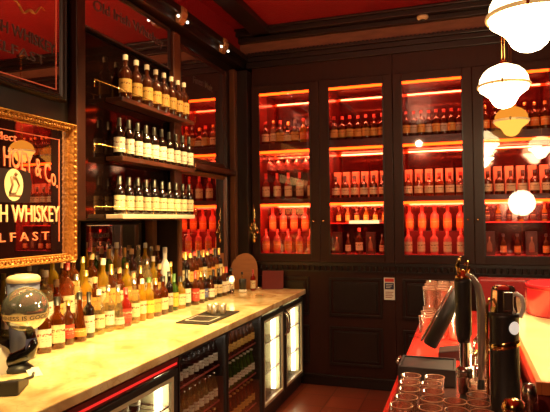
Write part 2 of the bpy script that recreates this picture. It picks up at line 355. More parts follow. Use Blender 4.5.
# ================================================================= BOTTLES
def fillet(p):  return p
KINDS = {
 #          profile (r,z)                                                                                            label z0,z1,r   cap z0,z1,r
 'spirit': ([(0, 0), (.035, 0), (.038, .006), (.038, .172), (.036, .188), (.026, .205), (.0155, .22), (.0135, .232), (.0135, .272)], (.045, .135, .0388), (.262, .298, .016), None),
 'whisky': ([(0, 0), (.037, 0), (.040, .006), (.040, .165), (.037, .180), (.022, .198), (.015, .212), (.0165, .235), (.0145, .262)], (.04, .13, .0408), (.250, .290, .0175), None),
 'wine': ([(0, 0), (.034, 0), (.037, .006), (.037, .18), (.034, .197), (.020, .215), (.0145, .228), (.0135, .29)], (.035, .15, .0378), (.238, .305, .0148), None),
 'square': ([(0, 0), (.030, 0), (.033, .006), (.033, .135), (.030, .15), (.018, .165), (.0135, .175), (.0135, .215)], (.03, .115, .0338), (.205, .245, .016), 5),
 'cone': ([(0, 0), (.036, 0), (.040, .008), (.036, .07), (.024, .15), (.0155, .19), (.0135, .24)], (.03, .075, .0395), (.235, .275, .0155), None),
 'tall': ([(0, 0), (.030, 0), (.033, .006), (.033, .20), (.030, .22), (.018, .24), (.0135, .255), (.0135, .305)], (.06, .16, .0338), (.295, .335, .0155), None),
 'beer': ([(0, 0), (.027, 0), (.029, .006), (.029, .105), (.026, .12), (.015, .15), (.012, .165), (.012, .192)], (.035, .09, .0297), (.188, .199, .0142), None),
 'round': ([(0, 0), (.03, 0), (.044, .02), (.050, .055), (.046, .095), (.028, .13), (.016, .145), (.014, .185), (.014, .2)], (.03, .085, .0508), (.192, .228, .017), None),
}
CACHE = {}
def part_mesh(kind, part, key, mat):
    k = (kind, part, key)
    if k in CACHE: return CACHE[k]
    prof, lab, cap, power = KINDS[kind]; mb = MB(); sg = 12 if kind == 'beer' else 18
    if part == 'body':
        mb.lathe(prof, sg, power=power)
    elif part == 'label':
        r = lab[2]
        if kind == 'cone': mb.lathe([(.0405, lab[0]), (.0372, lab[1])], 12, a0=-PI / 2 - 1.9, a1=-PI / 2 + 1.9, closed=False)
        elif kind == 'round': mb.lathe([(.0465, .03), (.0508, .055), (.0475, .085)], 12, a0=-PI / 2 - 1.3, a1=-PI / 2 + 1.3, closed=False)
        else: mb.lathe([(r, lab[0]), (r, lab[1])], 14, a0=-PI / 2 - 2.0, a1=-PI / 2 + 2.0, closed=False, power=power)
    else:
        z0, z1, r = cap; mb.lathe([(0, z0), (r, z0), (r, z0), (r, z1 - .002), (r - .002, z1), (0, z1)], 12)
    CACHE[k] = mb.mesh(kind + '_' + part, mat); return CACHE[k]
COLN = {'amber': 'amber', 'dark': 'dark', 'brown': 'brown', 'green': 'green', 'clear': 'clear', 'red': 'red', 'yellow': 'yellow', 'rose': 'rosy', 'white': 'frosted white', 'pink': 'red-lit'}
SHAPE = {'spirit': 'spirit', 'whisky': 'whiskey', 'wine': 'high-shouldered', 'square': 'square', 'cone': 'tapering', 'tall': 'slim', 'beer': 'beer', 'round': 'bulbous'}
def bottle(kind, liq, lab, cap, loc, where, group, rz=0.0, s=1.0, nm=None, wd=1.0):
    nm = nm or {'spirit': 'spirit_bottle', 'whisky': 'whiskey_bottle', 'wine': 'wine_bottle', 'square': 'square_bottle', 'cone': 'liqueur_bottle', 'tall': 'tall_bottle', 'beer': 'beer_bottle', 'round': 'cognac_bottle'}[kind]
    d = COLN[liq] + ' ' + SHAPE[kind] + ' bottle'
    if kind == 'beer': d = COLN[liq] + ' beer bottle'
    e = empty(nm, loc, d + ', ' + where, 'bottle', group, rz); e.scale = (s * wd, s * wd, s)
    lk('body', part_mesh(kind, 'body', liq, LQ[liq]), e)
    if lab: lk('label', part_mesh(kind, 'label', lab, LB[lab]), e)
    if cap: lk('cap', part_mesh(kind, 'cap', cap, CP[cap]), e)
    return e

# ================================================================= DISPLAY CABINETS
DOORS = [(0.131, 0.660, 0.05, 0.754), (0.850, 1.370, 0.756, 1.458), (1.546, 2.074, 1.462, 2.160), (2.247, 2.789, 2.162, 2.872)]
CABL = 3.4
ZB, Z1, Z2, ZT = 1.26, 1.78, 2.315, 2.875
SHT = {Z1: .025, Z2: .05}
B2, B1 = Z2 + .0505, Z1 + .0255
def rect_frame(mb, x0, x1, z0, z1, w, y0, y1):
    mb.box(x0, x1, y0, y1, z0, z0 + w).box(x0, x1, y0, y1, z1 - w, z1).box(x0, x0 + w, y0, y1, z0 + w, z1 - w).box(x1 - w, x1, y0, y1, z0 + w, z1 - w)
def cabinet(ia, ib, label):
    xa, xb = DOORS[ia][2], DOORS[ib][3]
    c = empty('display_cabinet', ((xa + xb) / 2, 0, 0), label, 'cabinet', None)
    ox = (xa + xb) / 2
    def B(mb, name, mat, par=c, bevel=0.0):
        o = mb.build(name, mat, par, bevel); 
        for v in o.data.vertices: v.co.x -= ox
        return o
    base = MB().box(xa, xb, 0.0, 0.36, 0.0, 1.21)
    B(base, 'case', M['darkwood'])
    B(MB().box(xa, xb, 0, .36, 2.925, 3.14), 'upper_panel', M['darkwood'])
    B(MB().box(xa, xb, -0.02, 0.0, 0.0, 0.10).box(xa, xb, -0.028, 0.0, 0.085, 0.105), 'plinth', M['blackwood'], bevel=.004)
    lin = MB()
    for i in (ia, ib):
        g0, g1, d0, d1 = DOORS[i]
        lin.box(d0 + .001, g0 - .03, 0.0, 0.34, 1.21, 2.925).box(g1 + .03, d1 - .001, 0.0, 0.34, 1.21, 2.925)
    lin.box(xa + .001, xb - .001, 0, .34, 1.21, 1.245)
    B(lin, 'side_panel', M['cabinside'])
    for i in (ia, ib):
        g0, g1, d0, d1 = DOORS[i]
        B(MB().box(g0 - .03, g1 + .03, 0.30, 0.34, Z1 + .0, 2.925), 'back_panel', M['cabback'])
        B(MB().box(g0 - .03, g1 + .03, 0.30, 0.34, 1.245, Z1), 'back_panel', M['cabbacklow'])
        B(MB().box(g0 - .03, g1 + .03, 0.004, 0.30, 1.245, 1.262), 'bottom_shelf', M['redshelf'])
        for z in (Z1, Z2):
            B(MB().box(g0 - .03, g1 + .03, 0.004, 0.30, z - .022, z + SHT[z]), 'shelf', M['shelfwood'], bevel=.003)
        for z in (Z1, Z2, ZT + .03):
            B(MB().box(g0 - .028, g1 + .028, 0.010, 0.028, z - .046, z - .024), 'light_strip', M['strip'])
        for z, en in ((Z1, 1.5), (Z2, 1.7), (ZT + .03, 1.2)):  # hidden area light added behind each strip to brighten the compartment
            l = bpy.data.lights.new('cabinet_light', 'AREA'); l.energy = en * CABL; l.color = (1, .17, .07); l.shape = 'RECTANGLE'; l.size = g1 - g0; l.size_y = .02
            lo = bpy.data.objects.new('cabinet_light', l); col.objects.link(lo); lo.location = ((g0 + g1) / 2, .034, z - .036); lo.rotation_euler = (math.radians(38), 0, 0)
        # glazed door
        dr = MB(); y0, y1 = -0.03, -0.001
        dr.box(d0, g0, y0, y1, 1.185, 2.95).box(g1, d1, y0, y1, 1.185, 2.95).box(g0, g1, y0, y1, 1.185, ZB).box(g0, g1, y0, y1, ZT, 2.95)
        door = B(dr, 'door', M['darkwood'], bevel=.004)
        bd = MB(); rect_frame(bd, g0 - .008, g1 + .008, ZB - .008, ZT + .008, .012, -0.036, -0.029)
        B(bd, 'glazing_bead', M['blackwood'], door)
        B(MB().box(g0, g1, -0.018, -0.014, ZB, ZT), 'glass_pane', M['doorglass'], door)
        kx = (g1 + .036) if i in (ia,) else (g0 - .058)
        kb = MB().lathe([(0, 0), (.006, 0), (.005, .012), (.011, .018), (.012, .026), (.007, .032), (0, .033)], 12, mtx=Matrix.Translation((kx, -0.03, 1.583)) @ Matrix.Rotation(PI / 2, 4, 'X'))
        B(kb, 'knob', M['brass'], door)
        # raised panels on the lower doors
        lp = MB(); px0, px1 = g0 - .02, g1 - .03
        for z0, z1 in ((0.67, 1.04), (0.205, 0.57)):
            rect_frame(lp, px0, px1, z0, z1, .022, -0.018, 0.0); rect_frame(lp, px0 + .04, px1 - .04, z0 + .04, z1 - .04, .012, -0.010, 0.0)
            lp.box(px0 + .052, px1 - .052, -.014, 0, z0 + .052, z1 - .052)
        B(lp, 'lower_panel', M['blackwood'], bevel=.003)
    # ledge with a row of turned beads under the glass doors
    ld = MB().box(xa, xb, -0.028, 0.0, 1.15, 1.183).box(xa, xb, -0.018, 0.0, 1.09, 1.105)
    nb = int((xb - xa) / .055)
    for k in range(nb): ld.lathe([(0, 1.105), (.008, 1.105), (.013, 1.118), (.008, 1.13), (.014, 1.143), (.008, 1.15), (0, 1.15)], 8, (xa + .03 + k * .055, -0.012, 0))
    B(ld, 'ledge', M['blackwood'])
    return c
cabinet(0, 1, 'dark wood glazed display cabinet nearest the corner beyond the marble counter')
cabinet(2, 3, 'dark wood glazed display cabinet on the right, behind the pendant lamps')

DN = ['corner glass door', 'second glass door', 'third glass door', 'rightmost glass door']
def spread(i, n, pad=.045):
    g0, g1 = DOORS[i][0], DOORS[i][1]
    return [g0 + pad - .02 + (g1 - g0 - 2 * pad + .04) * k / (n - 1) for k in range(n)]
# top compartments
tops = [(['whisky', 'spirit', 'square', 'round', 'square', 'spirit', 'whisky'], ['amber', 'clear', 'brown', 'amber', 'brown', 'yellow', 'red'], ['cream', 'cream', 'gold', 'cream', 'gold', 'orange', 'red'], ['red', 'gold', 'red', 'gold', 'black', 'red', 'red'])]
for i in range(4):
    n = [7, 7, 8, 7][i]
    for k, x in enumerate(spread(i, n)):
        w = ORD[k] + ' from left, top compartment, ' + DN[i]
        if i == 0: a = [t[k] for t in tops[0]]
        elif i == 3: a = ['spirit', 'amber', 'orange', 'gold']
        elif i == 1: a = ['whisky', 'brown', 'gold', 'red']
        else: a = ['spirit', 'brown', ['gold', 'silver'][k % 2], 'red']
        s = .255 / .29 if a[0] not in ('square', 'round') else 1.04
        bottle(a[0], a[1], a[2], a[3], (x, 0.10 + .02 * (k % 2), B2), w, 'bottles in the top compartments', 0, s * [.97, .97, .95, .97][i], None, 1.12)
# middle compartments: cartons with a bottle in front of each
cart_me = None
def carton(x, y, z, w):
    e = empty('bottle_carton', (x, y, z), 'orange-red bottle carton, ' + w, 'carton', 'cartons in the middle compartments')
    k = ('carton', 1)
    if k not in CACHE:
        CACHE[k] = MB().box(-.034, .034, -.034, .034, 0, .262).mesh('carton_box', pmat('orange_red_card', (0.95, 0.42, 0.22), .45, scale=14, col2=(.9, .3, .16)))
        CACHE[('carton', 2)] = MB().box(-.026, .026, -.0348, -.034, .03, .12).mesh('carton_label', LB['cream'])
    lk('box', CACHE[k], e); lk('label', CACHE[('carton', 2)], e)
for i in (1, 2, 3):
    n = [0, 6, 6, 6][i]
    for k, x in enumerate(spread(i, n, .05)):
        carton(x, 0.235, B1, ORD[k] + ' from left, middle compartment, ' + DN[i])
        bottle('whisky', ['amber', 'rose', 'amber'][i - 1], 'cream', ['black', 'red', 'black'][(i - 1)], (x + .006, 0.10, B1), ORD[k] + ' from left, middle compartment, ' + DN[i], 'bottles in front of the cartons', 0, .74, None, 1.3)
for k, x in enumerate(spread(0, 5)):
    bottle('wine', 'red', 'cream', 'red', (x, 0.10, B1), ORD[k] + ' from left, middle compartment, ' + DN[0], 'bottles in the corner middle compartment', 0, .88, None, 1.15)
# stemmed glasses hanging under the rack in the corner compartment
rk = empty('glass_rack', (0.395, 0.15, Z2 - .04), 'slim brass rail rack under the upper shelf nearest the corner', 'rack')
r = MB()
for k in range(6): r.box(-.24 + k * .096 - .004, -.24 + k * .096 + .004, -.12, .12, -.012, -.004)
r.box(-.26, .26, -.125, -.118, -.006, .018).box(-.26, .26, .118, .125, -.006, .018)
r.build('rail', M['brass'], rk)
gl_me = None
gm = MB().lathe([(.03, 0), (.03, -.003), (.004, -.008), (.0035, -.06), (.012, -.07), (.028, -.09), (.031, -.12), (.026, -.155)], 14).mesh('stem_glass', clear_mat('red_lit_glass', (1, .8, .75), .15, .9, haze=.35, hazecol=(1, .3, .25)))
k = 0
for row, y in enumerate((0.08, 0.15, 0.22)):
    for j in range(5):
        o = bpy.data.objects.new('wine_glass', gm); col.objects.link(o); o.location = (0.395 - .192 + j * .096, y, Z2 - .0525)
        tag(o, 'upside-down stemmed glass hanging in corner cabinet, %s from left, %s row' % (ORD[j], ['front', 'middle', 'rear'][row]), 'glass', 'stemmed glasses hanging in the cabinet')
# bottom compartments: doors one and three, two tiers
for i in (0, 2):
    g0, g1 = DOORS[i][0], DOORS[i][1]
    e = empty('bottle_riser', ((g0 + g1) / 2, .22, 1.262), 'red bottle step at the back of the bottom compartment, ' + DN[i], 'riser')
    MB().box(-(g1 - g0) / 2 + .005, (g1 - g0) / 2 - .005, -.05, .075, 0, .215).build('step', M['riser'], e)
    for k, x in enumerate(spread(i, 5, .05)):
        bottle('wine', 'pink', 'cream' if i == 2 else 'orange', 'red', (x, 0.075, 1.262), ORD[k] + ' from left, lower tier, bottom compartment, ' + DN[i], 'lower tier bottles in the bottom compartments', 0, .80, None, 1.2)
    for k, x in enumerate(spread(i, 5, .05)):
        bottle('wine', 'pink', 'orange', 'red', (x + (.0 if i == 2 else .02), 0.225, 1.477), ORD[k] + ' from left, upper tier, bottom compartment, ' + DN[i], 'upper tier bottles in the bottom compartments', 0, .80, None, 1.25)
# doors two and four: a few bottles and dark gift boxes under a lit bar
gb = MB().box(-.045, .045, -.03, .03, 0, .21).mesh('gift_box', pmat('dark_gift_card', (.035, .012, .012), .35, scale=22, col2=(.12, .03, .02)))
gbi = MB().lathe([(0, 0), (.02, 0), (.024, .02), (.02, .07), (.007, .10), (.007, .135), (0, .135)], 12, (0, -.0, 0), mtx=Matrix.Translation((0, -.031, .03)) @ Matrix.Diagonal((1, .05, 1, 1))).mesh('printed_bottle', pmat('box_print', (.35, .16, .08), .4))
for i in (1, 3):
    g0, g1 = DOORS[i][0], DOORS[i][1]
    MBs = MB().box(g0 - .03, g1 + .03, .13, .298, 1.552, 1.562)
    o = MBs.build('glass_shelf', M['redshelf']); tag(o, 'thin red-lit inner shelf, bottom compartment, ' + DN[i], 'shelf')
    if i == 1:
        o = MB().box(1.01, 1.30, .115, .129, 1.553, 1.585).build('shelf_light', emat('pale_bar_light', (1, .6, .25), 2.2)); tag(o, 'short pale glowing bar light above the dark gift boxes', 'light')
    n = 6
    for k, x in enumerate(spread(i, n, .05)):
        bottle('square', ['amber', 'yellow'][k % 2], 'yellow' if i == 1 else 'black', 'gold', (x, 0.24, 1.562), ORD[k] + ' from left, inner shelf of bottom compartment, ' + DN[i], 'small bottles on the inner shelves', 0, .66)
    seq = {1: ['g', 'b', 'B', 'g', 'b'], 3: ['g', 'b', 'b', 'g', 'b']}[i]
    for k, (x, t) in enumerate(zip(spread(i, 5, .06), seq)):
        w = ORD[k] + ' item from left, bottom compartment, ' + DN[i]
        if t == 'g':
            e = empty('gift_box', (x, .12, 1.262), 'dark gift box printed with bottle, ' + w, 'box', 'dark gift boxes in the cabinets')
            lk('box', gb, e); lk('printed_picture', gbi, e)
        else:
            bottle('whisky', 'amber' if t == 'B' else 'brown', 'cream' if i == 1 else 'orange', 'red' if t == 'B' else 'black', (x, .10, 1.262), w, 'bottles between the gift boxes', 0, .86 if t == 'B' else .66)

# fire notice on the cabinet
e = empty('notice', (1.404, -0.004, 0.945), 'small red, blue and white notice stuck on the dark panelling', 'notice')
MB().box(-.05, .05, -.001, .003, -.103, .103).build('sheet', M['paper'], e)
MB().box(-.042, .042, -.003, -.001, .065, .095).build('red_header', M['redprint'], e)
MB().box(-.042, .042, -.003, -.001, -.005, .055).build('blue_panel', M['navy'], e)
nl = MB()
for k in range(4): nl.box(-.036, .036 - .012 * (k % 2), -.003, -.001, -.035 - k * .016, -.029 - k * .016)
nl.build('printed_lines', pmat('grey_red_print', (.4, .12, .08), .5), e)
nl2 = MB(); 
for k in range(3): nl2.box(-.03, .03 - .01 * k, -.004, -.003, .038 - k * .015, .043 - k * .015)
nl2.build('printed_lines', M['paper'], e)

# ================================================================= LEFT WALL MIRRORS
def mirror(name, y0, y1, z0, z1, fw, fx0, fx1, mat, fmat, label, gx, ornate=False, gmat=None):
    e = empty(name, (0, 0, 0), label, 'mirror')
    f = MB()
    prof = [(0, 0), (0, .5), (.12, .9), (.25, 1), (.38, .8), (.5, .85), (.62, .7), (.75, .45), (.88, .5), (1, .25), (1, 0)]  # (across 0 outer..1 inner, depth 0..1)
    cs = [(y0, z0), (y1, z0), (y1, z1), (y0, z1)]; cin = [(y0 + fw, z0 + fw), (y1 - fw, z0 + fw), (y1 - fw, z1 - fw), (y0 + fw, z1 - fw)]
    vs = []; n = len(prof)
    for a, b in zip(cs, cin):
        for (t, d) in prof: vs.append((fx0 + (fx1 - fx0) * d, a[0] + (b[0] - a[0]) * t, a[1] + (b[1] - a[1]) * t))
    fs = [(i * n + q, ((i + 1) % 4) * n + q, ((i + 1) % 4) * n + q + 1, i * n + q + 1) for i in range(4) for q in range(n - 1)]
    f.add(vs, fs)
    fr = f.build('frame', fmat, e)
    if ornate:
        b = MB()
        def bead(y, z, r=.011): b.lathe([(0, -1), (.6, -.8), (.95, -.3), (.95, .3), (.6, .8), (0, 1)], 7, mtx=Matrix.Translation((fx1 - .012, y, z)) @ Matrix.Diagonal((r, r, r * 1.0, 1)))
        st = .034; k = y0 + .03
        while k < y1 - .02: bead(k, z0 + fw * .3); bead(k, z1 - fw * .3); k += st
        k = z0 + .03
        while k < z1 - .02: bead(y0 + fw * .3, k); bead(y1 - fw * .3, k); k += st
        k = y0 + .06
        while k < y1 - .05: bead(k, z0 + fw * .68, .007); bead(k, z1 - fw * .68, .007); k += .02
        b.build('beading', fmat, fr)
    g = MB().box(gx - .012, gx, y0 + fw * .9, y1 - fw * .9, z0 + fw * .9, z1 - fw * .9).build('mirror_glass', mat, e)
    return e, fr
# gilt whiskey mirror
e, fr = mirror('framed_mirror', -3.36, -2.575, 1.372, 2.165, .050, -.12, -.04, M['mirror'], M['gold'], 'large gilt-framed whiskey advertising mirror with arched lettering', -.092, True)
X = -.090
wall_text('lettering', 'HOEY & Co.', -3.075, -2.69, 1.93, .10, X, M['redtext'], e, .55, -3.10, .002)
wall_text('lettering', 'IRISH WHISKEY', -3.225, -2.675, 1.645, .088, X, M['goldtext'], e, 0, 0, .004)
wall_text('lettering', 'B E L F A S T', -3.25, -2.76, 1.525, .045, X, M['redtext'], e, 0, 0, 0.0)
wall_text('lettering', 'Select', -3.16, -2.99, 2.03, .04, X, M['redtext'], e, 0, 0, 0.0)
bl = MB().box(X - .001, X + .001, -3.26, -2.675, 2.062, 2.066).box(X - .001, X + .001, -2.68, -2.676, 1.49, 2.062)
bl.build('border_line', M['redtext'], e)
pq = MB()
poly = [(-3.14, 1.87), (-2.90, 1.87), (-2.885, 1.80), (-2.90, 1.70), (-3.14, 1.70)]
pq.add([(X - .0015, a, b) for a, b in poly], [tuple(range(5))]); plq = pq.build('plaque', pmat('black_plaque', (.02, .01, .01), .3), e)
ov = MB(); pts = [(X + .0005, -3.01 + .062 * math.cos(t * PI / 16), 1.79 + .082 * math.sin(t * PI / 16)) for t in range(32)]
ov.add(pts, [tuple(range(32))]); md = ov.build('medallion', M['cream'], e)
hp = MB()   # seated harp-like figure inside the oval
hp.tube([(X + .002, -3.04, 1.745), (X + .002, -3.02, 1.79), (X + .002, -3.03, 1.83)], .006, 6).tube([(X + .002, -3.03, 1.83), (X + .002, -2.995, 1.825), (X + .002, -2.975, 1.79), (X + .002, -3.0, 1.75), (X + .002, -3.04, 1.745)], .0045, 6)
hp.lathe([(0, -.011), (.011, 0), (0, .011)], 8, (X + .003, -3.0, 1.845)).box(X, X + .003, -3.045, -2.965, 1.733, 1.739)
hp.build('figure', pmat('figure_print', (.25, .12, .06), .5), md)
# upper lettered mirror over it
e, fr = mirror('framed_mirror', -3.42, -2.62, 2.285, 3.12, .05, -.12, -.075, M['mirror'], M['blackwood'], 'dark-framed upper lettered mirror above the gilt mirror, reflecting the red ceiling', -.10)
X = -.098
wall_text('lettering', 'IRISH WHISKEY', -3.20, -2.70, 2.585, .06, X, M['greytext'], e, .2, -3.0, .004)
wall_text('lettering', 'BELFAST', -3.19, -2.78, 2.485, .05, X, M['greytext'], e, 0, 0, 0.0)
sc = MB().tube([(X, -3.0 + .012 * k, 2.74 - .03 * math.sin(k * .25) + .012 * math.sin(k * .9)) for k in range(19)], [.003 + .004 * math.sin(k / 18 * PI) for k in range(19)], 6)
sc.tube([(X, -3.28 + .02 * k, 2.74 + .02 * math.sin(k * .6)) for k in range(14)], .005, 6)
sc.build('scroll_ornament', M['gold'], e)
MB().box(X - .001, X + .001, -3.36, -2.69, 2.345, 2.35).box(X - .001, X + .001, -2.694, -2.69, 2.35, 3.05).build('border_line', M['redtext'], e)
# mirror high in the bottle bay
e, fr = mirror('framed_mirror', -2.485, -1.40, 2.78, 3.12, .03, -.12, -.09, M['mirror'], M['blackwood'], 'dark-framed lettered mirror strip above the top bottle shelf', -.105)
wall_text('lettering', 'Old Irish Whiskey', -2.35, -1.50, 2.97, .09, -.103, M['greytext'], e, .1, -1.9, 0.0)
# smoked mirror behind the shelves
o = MB().box(-.14, -.13, -2.485, -1.40, 1.62, 2.77).build('smoked_mirror', M['darkmirror']); tag(o, 'smoked mirror sheet behind the three bottle shelves', 'mirror')
# lower mirror behind the counter bottles
e, fr = mirror('framed_mirror', -2.10, -1.40, 1.115, 1.60, .03, -.40, -.36, M['mirror'], M['blackwood'], 'low dark-framed lettered mirror behind the bottles, under the lowest shelf', -.375)
for k in range(2): wall_text('lettering', ['BRANDS', 'RUM'][k], -2.0, -1.82 + .0 * k, [1.50, 1.44][k], .035, -.372, M['greytext'], e, 0, 0, 0)
# tall mirror by the corner, with rail
e, fr = mirror('framed_mirror', -1.265, -0.33, 2.09, 3.05, .05, -.12, -.085, M['mirror'], M['darkwood'], 'upper dark-framed mirror between the shelf bay and the corner', -.105)
wall_text('lettering', 'Finest Malt', -1.0, -.62, 2.82, .06, -.103, M['greytext'], e, .3, -.8, 0.0)
e, fr = mirror('framed_mirror', -1.265, -0.33, 1.04, 2.03, .05, -.12, -.085, M['mirror'], M['midwood'], 'lower brown-framed mirror between the shelf bay and the corner', -.105)
o = MB().box(-.12, -.04, -1.27, -.21, 2.035, 2.085).build('dado_rail', M['darkwood'], None, .008); tag(o, 'dark wooden rail between the two corner mirrors', 'rail')

# ================================================================= WALL SHELVES WITH BOTTLES
M['shelfboard'] = pmat('shelf_board_wood', (.07, .022, .012), .35, scale=8, coat=.2)
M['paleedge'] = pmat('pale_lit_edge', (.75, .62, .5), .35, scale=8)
SH = [(2.405, 8, [-2.085, -1.955, -1.82, -1.70, -1.585, -1.475, -1.37, -1.27], 'top', 'spirit', 'brown', 'gold', 'white', 1.03),
      (2.02, 10, None, 'middle', 'wine', 'dark', 'white', 'black', .85),
      (1.645, 10, None, 'lowest', 'wine', 'dark', 'cream', 'black', .82)]
for z, n, ys, nm, kd, lq, lb, cp, s in SH:
    e = empty('bottle_shelf', (0, -1.95, z), nm + ' dark wooden bottle shelf with a thin brass gallery rail', 'shelf')
    y0 = -2.485
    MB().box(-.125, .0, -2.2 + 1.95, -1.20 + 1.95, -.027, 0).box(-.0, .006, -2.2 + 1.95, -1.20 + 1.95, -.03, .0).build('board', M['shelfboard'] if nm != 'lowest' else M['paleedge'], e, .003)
    rl = MB().tube([(-.004, y0 + 1.96, .045), (-.004, -1.22 + 1.95, .045)], .0022, 6)
    for k in range(5): rl.tube([(-.004, y0 + 1.96 + k * .328, 0), (-.004, y0 + 1.96 + k * .328, .047)], .0028, 6)
    rl.build('gallery_rail', M['brass'], e)
    if ys is None: ys = [-2.155 + (.965) * k / (n - 1) for k in range(n)]
    for k, y in enumerate(ys):
        bottle(kd, lq, lb, cp, (-.052, y, z), ORD[k] + ' from left on ' + nm + ' wall shelf', 'bottles on the ' + nm + ' wall shelf', .75, s * random.uniform(.985, 1.015), None, 1.08 if s > 1 else 1.15)

# brackets and small downlights on the left cornice
for k, (y, h) in enumerate(((-1.42, 'farther from'), (-.62, 'nearer to'))):
    e = empty('corbel', (-.02, y, 3.14), 'carved gilt corbel on the left cornice, %s the corner' % h, 'corbel')
    cb = MB(); P = [(0, 0), (.03, -.005), (.055, .03), (.07, .075), (.06, .12), (0, .12)]
    cb.prism([(a, b) for a, b in P], -.04, .04, Matrix(((1, 0, 0, 0), (0, 0, 1, 0), (0, 1, 0, 0), (0, 0, 0, 1))))
    cb.build('scroll', M['tanwood'], e, .005)
    for q in (-1, 1):
        MB().lathe([(0, -.012), (.009, -.008), (.012, 0), (.009, .008), (0, .012)], 10, (.045, q * .075, .03)).build('bulb', emat('tiny_bulb', (1, .9, .7), 3), e)
        MB().tube([(0, q * .075, .05), (.045, q * .075, .04)], .004, 6).build('arm', M['brass'], e)

# ================================================================= MARBLE COUNTER AND UNDERCOUNTER UNITS
o = MB().box(-.39, .605, -4.6, -.035, .875, .922).build('countertop', M['marble'], None, .006); tag(o, 'long glossy yellow marble back-bar counter', 'counter')
FX = .58
def unit_case(y0, y1, e, dy):
    MB().box(-.39, FX - .03, y0, y1, .0, .09).build('plinth', M['black'], e)
    MB().box(-.39, FX - .02, y0, y0 + .018, .09, .874).box(-.39, FX - .02, y1 - .018, y1, .09, .874).box(-.39, FX - .02, y0 + .018, y1 - .018, .855, .874).box(-.39, FX - .02, y0 + .018, y1 - .018, .09, .11).box(-.39, -.37, y0 + .018, y1 - .018, .11, .845).build('case', M['black'], e)
def frame_yz(y0, y1, z0, z1, w, x0, x1, mb):
    mb.box(x0, x1, y0, y1, z0, z0 + w).box(x0, x1, y0, y1, z1 - w, z1).box(x0, x1, y0, y0 + w, z0 + w, z1 - w).box(x0, x1, y1 - w, y1, z0 + w, z1 - w)
WH = ['nearest cooler', 'second cooler', 'third cooler', 'fourth cooler', 'farthest cooler']
def cooler(idx, y0, y1, label, lit):
    e = empty('bottle_cooler', (0, 0, 0), label, 'cooler')
    unit_case(y0, y1, e, 0)
    ztop = .80 if idx == 0 else .845
    d = MB(); frame_yz(y0 + .004, y1 - .004, .10, ztop + (.0 if lit else .028), .035 if lit else .014, FX - .018, FX + .004, d)
    dr = d.build('door', M['black'] if lit else M['rubber'], e, .003)
    inn = MB(); frame_yz(*((y0 + .039, y1 - .039, .135, ztop - .035, .022) if lit else (y0 + .018, y1 - .018, .114, ztop + .014, .005)), FX - .016, FX, inn)
    inn.build('gasket', M['fridgewhite'] if lit else M['greyplastic'], dr)
    MB().box(FX - .010, FX - .006, *((y0 + .04, y1 - .04, .136, ztop - .036) if lit else (y0 + .022, y1 - .022, .118, ztop + .010))).build('glass_pane', M['coolglass'], dr)
    if lit:
        MB().box(-.37, -.355, y0 + .02, y1 - .02, .11, .845).box(-.35, FX - .04, y0 + .018, y0 + .024, .11, .845).box(-.35, FX - .04, y1 - .024, y1 - .018, .11, .845).build('liner', M['fridgewhite'], e)
    if idx in (3, 4):
        hx = FX + .03
        yy = y1 - .03 if idx == 3 else y0 + .03
        MB().tube([(FX + .004, yy, .60), (hx, yy, .62), (hx + .012, yy, .70), (hx, yy, .78), (FX + .004, yy, .80)], .008, 8).build('handle', M['chrome'], dr)
    if idx == 0:
        MB().box(FX - .02, FX + .006, y0 + .004, y1 - .004, .812, .86).build('control_panel', M['barwood'], e)
        MB().box(FX + .006, FX + .009, y0 + .02, y1 - .02, .825, .836).build('red_light_strip', emat('cooler_red_line', (1, .03, .02), .9), e)
    return e
SPANS = [(-3.50, -2.545), (-2.54, -1.885), (-1.88, -1.215), (-1.21, -.645), (-.64, -.055)]
LAB = ['nearest black undercounter cooler with a red line of light along its top', 'second undercounter bottle cooler, dark, beside the nearest lit one', 'third undercounter bottle cooler holding green bottles', 'fourth undercounter cooler, brightly lit, with curved handle', 'lit undercounter cooler nearest the display cabinets']
for i, (a, b) in enumerate(SPANS): cooler(i, a, b, LAB[i], i in (0, 3, 4))
e = empty('bottle_cooler', (0, 0, 0), 'black undercounter cooler outside the left edge, under the card reader', 'cooler'); unit_case(-4.55, -3.505, e, 0)
MB().box(FX - .018, FX, -4.54, -3.51, .10, .86).build('door', M['black'], e)
# light tubes in coolers, wire shelves and bottles
def cool_light(i, vert, mat):
    a, b = SPANS[i]
    if vert: mb = MB().box(FX - .10, FX - .07, b - .075, b - .045, .15, .78)
    else: mb = MB().box(FX - .030, FX - .022, a + .03, b - .03, .846, .853)
    o = mb.build('light_tube', mat); tag(o, 'light tube inside ' + WH[i], 'light'); return o
cool_light(0, True, M['fridgelight']); cool_light(3, True, M['fridgelight']); cool_light(4, True, M['fridgelight'])
cool_light(1, False, M['fridgedim']); cool_light(2, False, M['fridgedim'])
def wire_shelf(i, z, col_='wire'):
    a, b = SPANS[i]; mb = MB()
    mb.box(FX - .045, FX - .04, a + .025, b - .025, z - .01, z)
    mb.box(-.3, -.295, a + .025, b - .025, z - .01, z)
    n = 14
    for k in range(n): y = a + .04 + (b - a - .08) * k / (n - 1); mb.box(-.3, FX - .04, y - .002, y + .002, z - .004, z)
    mb.box(-.30, FX - .045, a + .02, a + .028, z - .008, z - .002).box(-.30, FX - .045, b - .028, b - .02, z - .008, z - .002)
    o = mb.build('wire_shelf', M[col_]); tag(o, '%s wire shelf inside %s' % ({.66: 'upper', .43: 'middle', .20: 'lower', .60: 'upper', .36: 'middle', .135: 'lower'}[z], WH[i]), 'shelf'); return o
M['wirered'] = pmat('red_lit_wire', (.5, .12, .09), .3, .5, emis=(1, .1, .05), estr=.04)
LV = {.66: 'upper', .43: 'middle', .20: 'lower', .60: 'upper', .36: 'middle', .135: 'lower'}
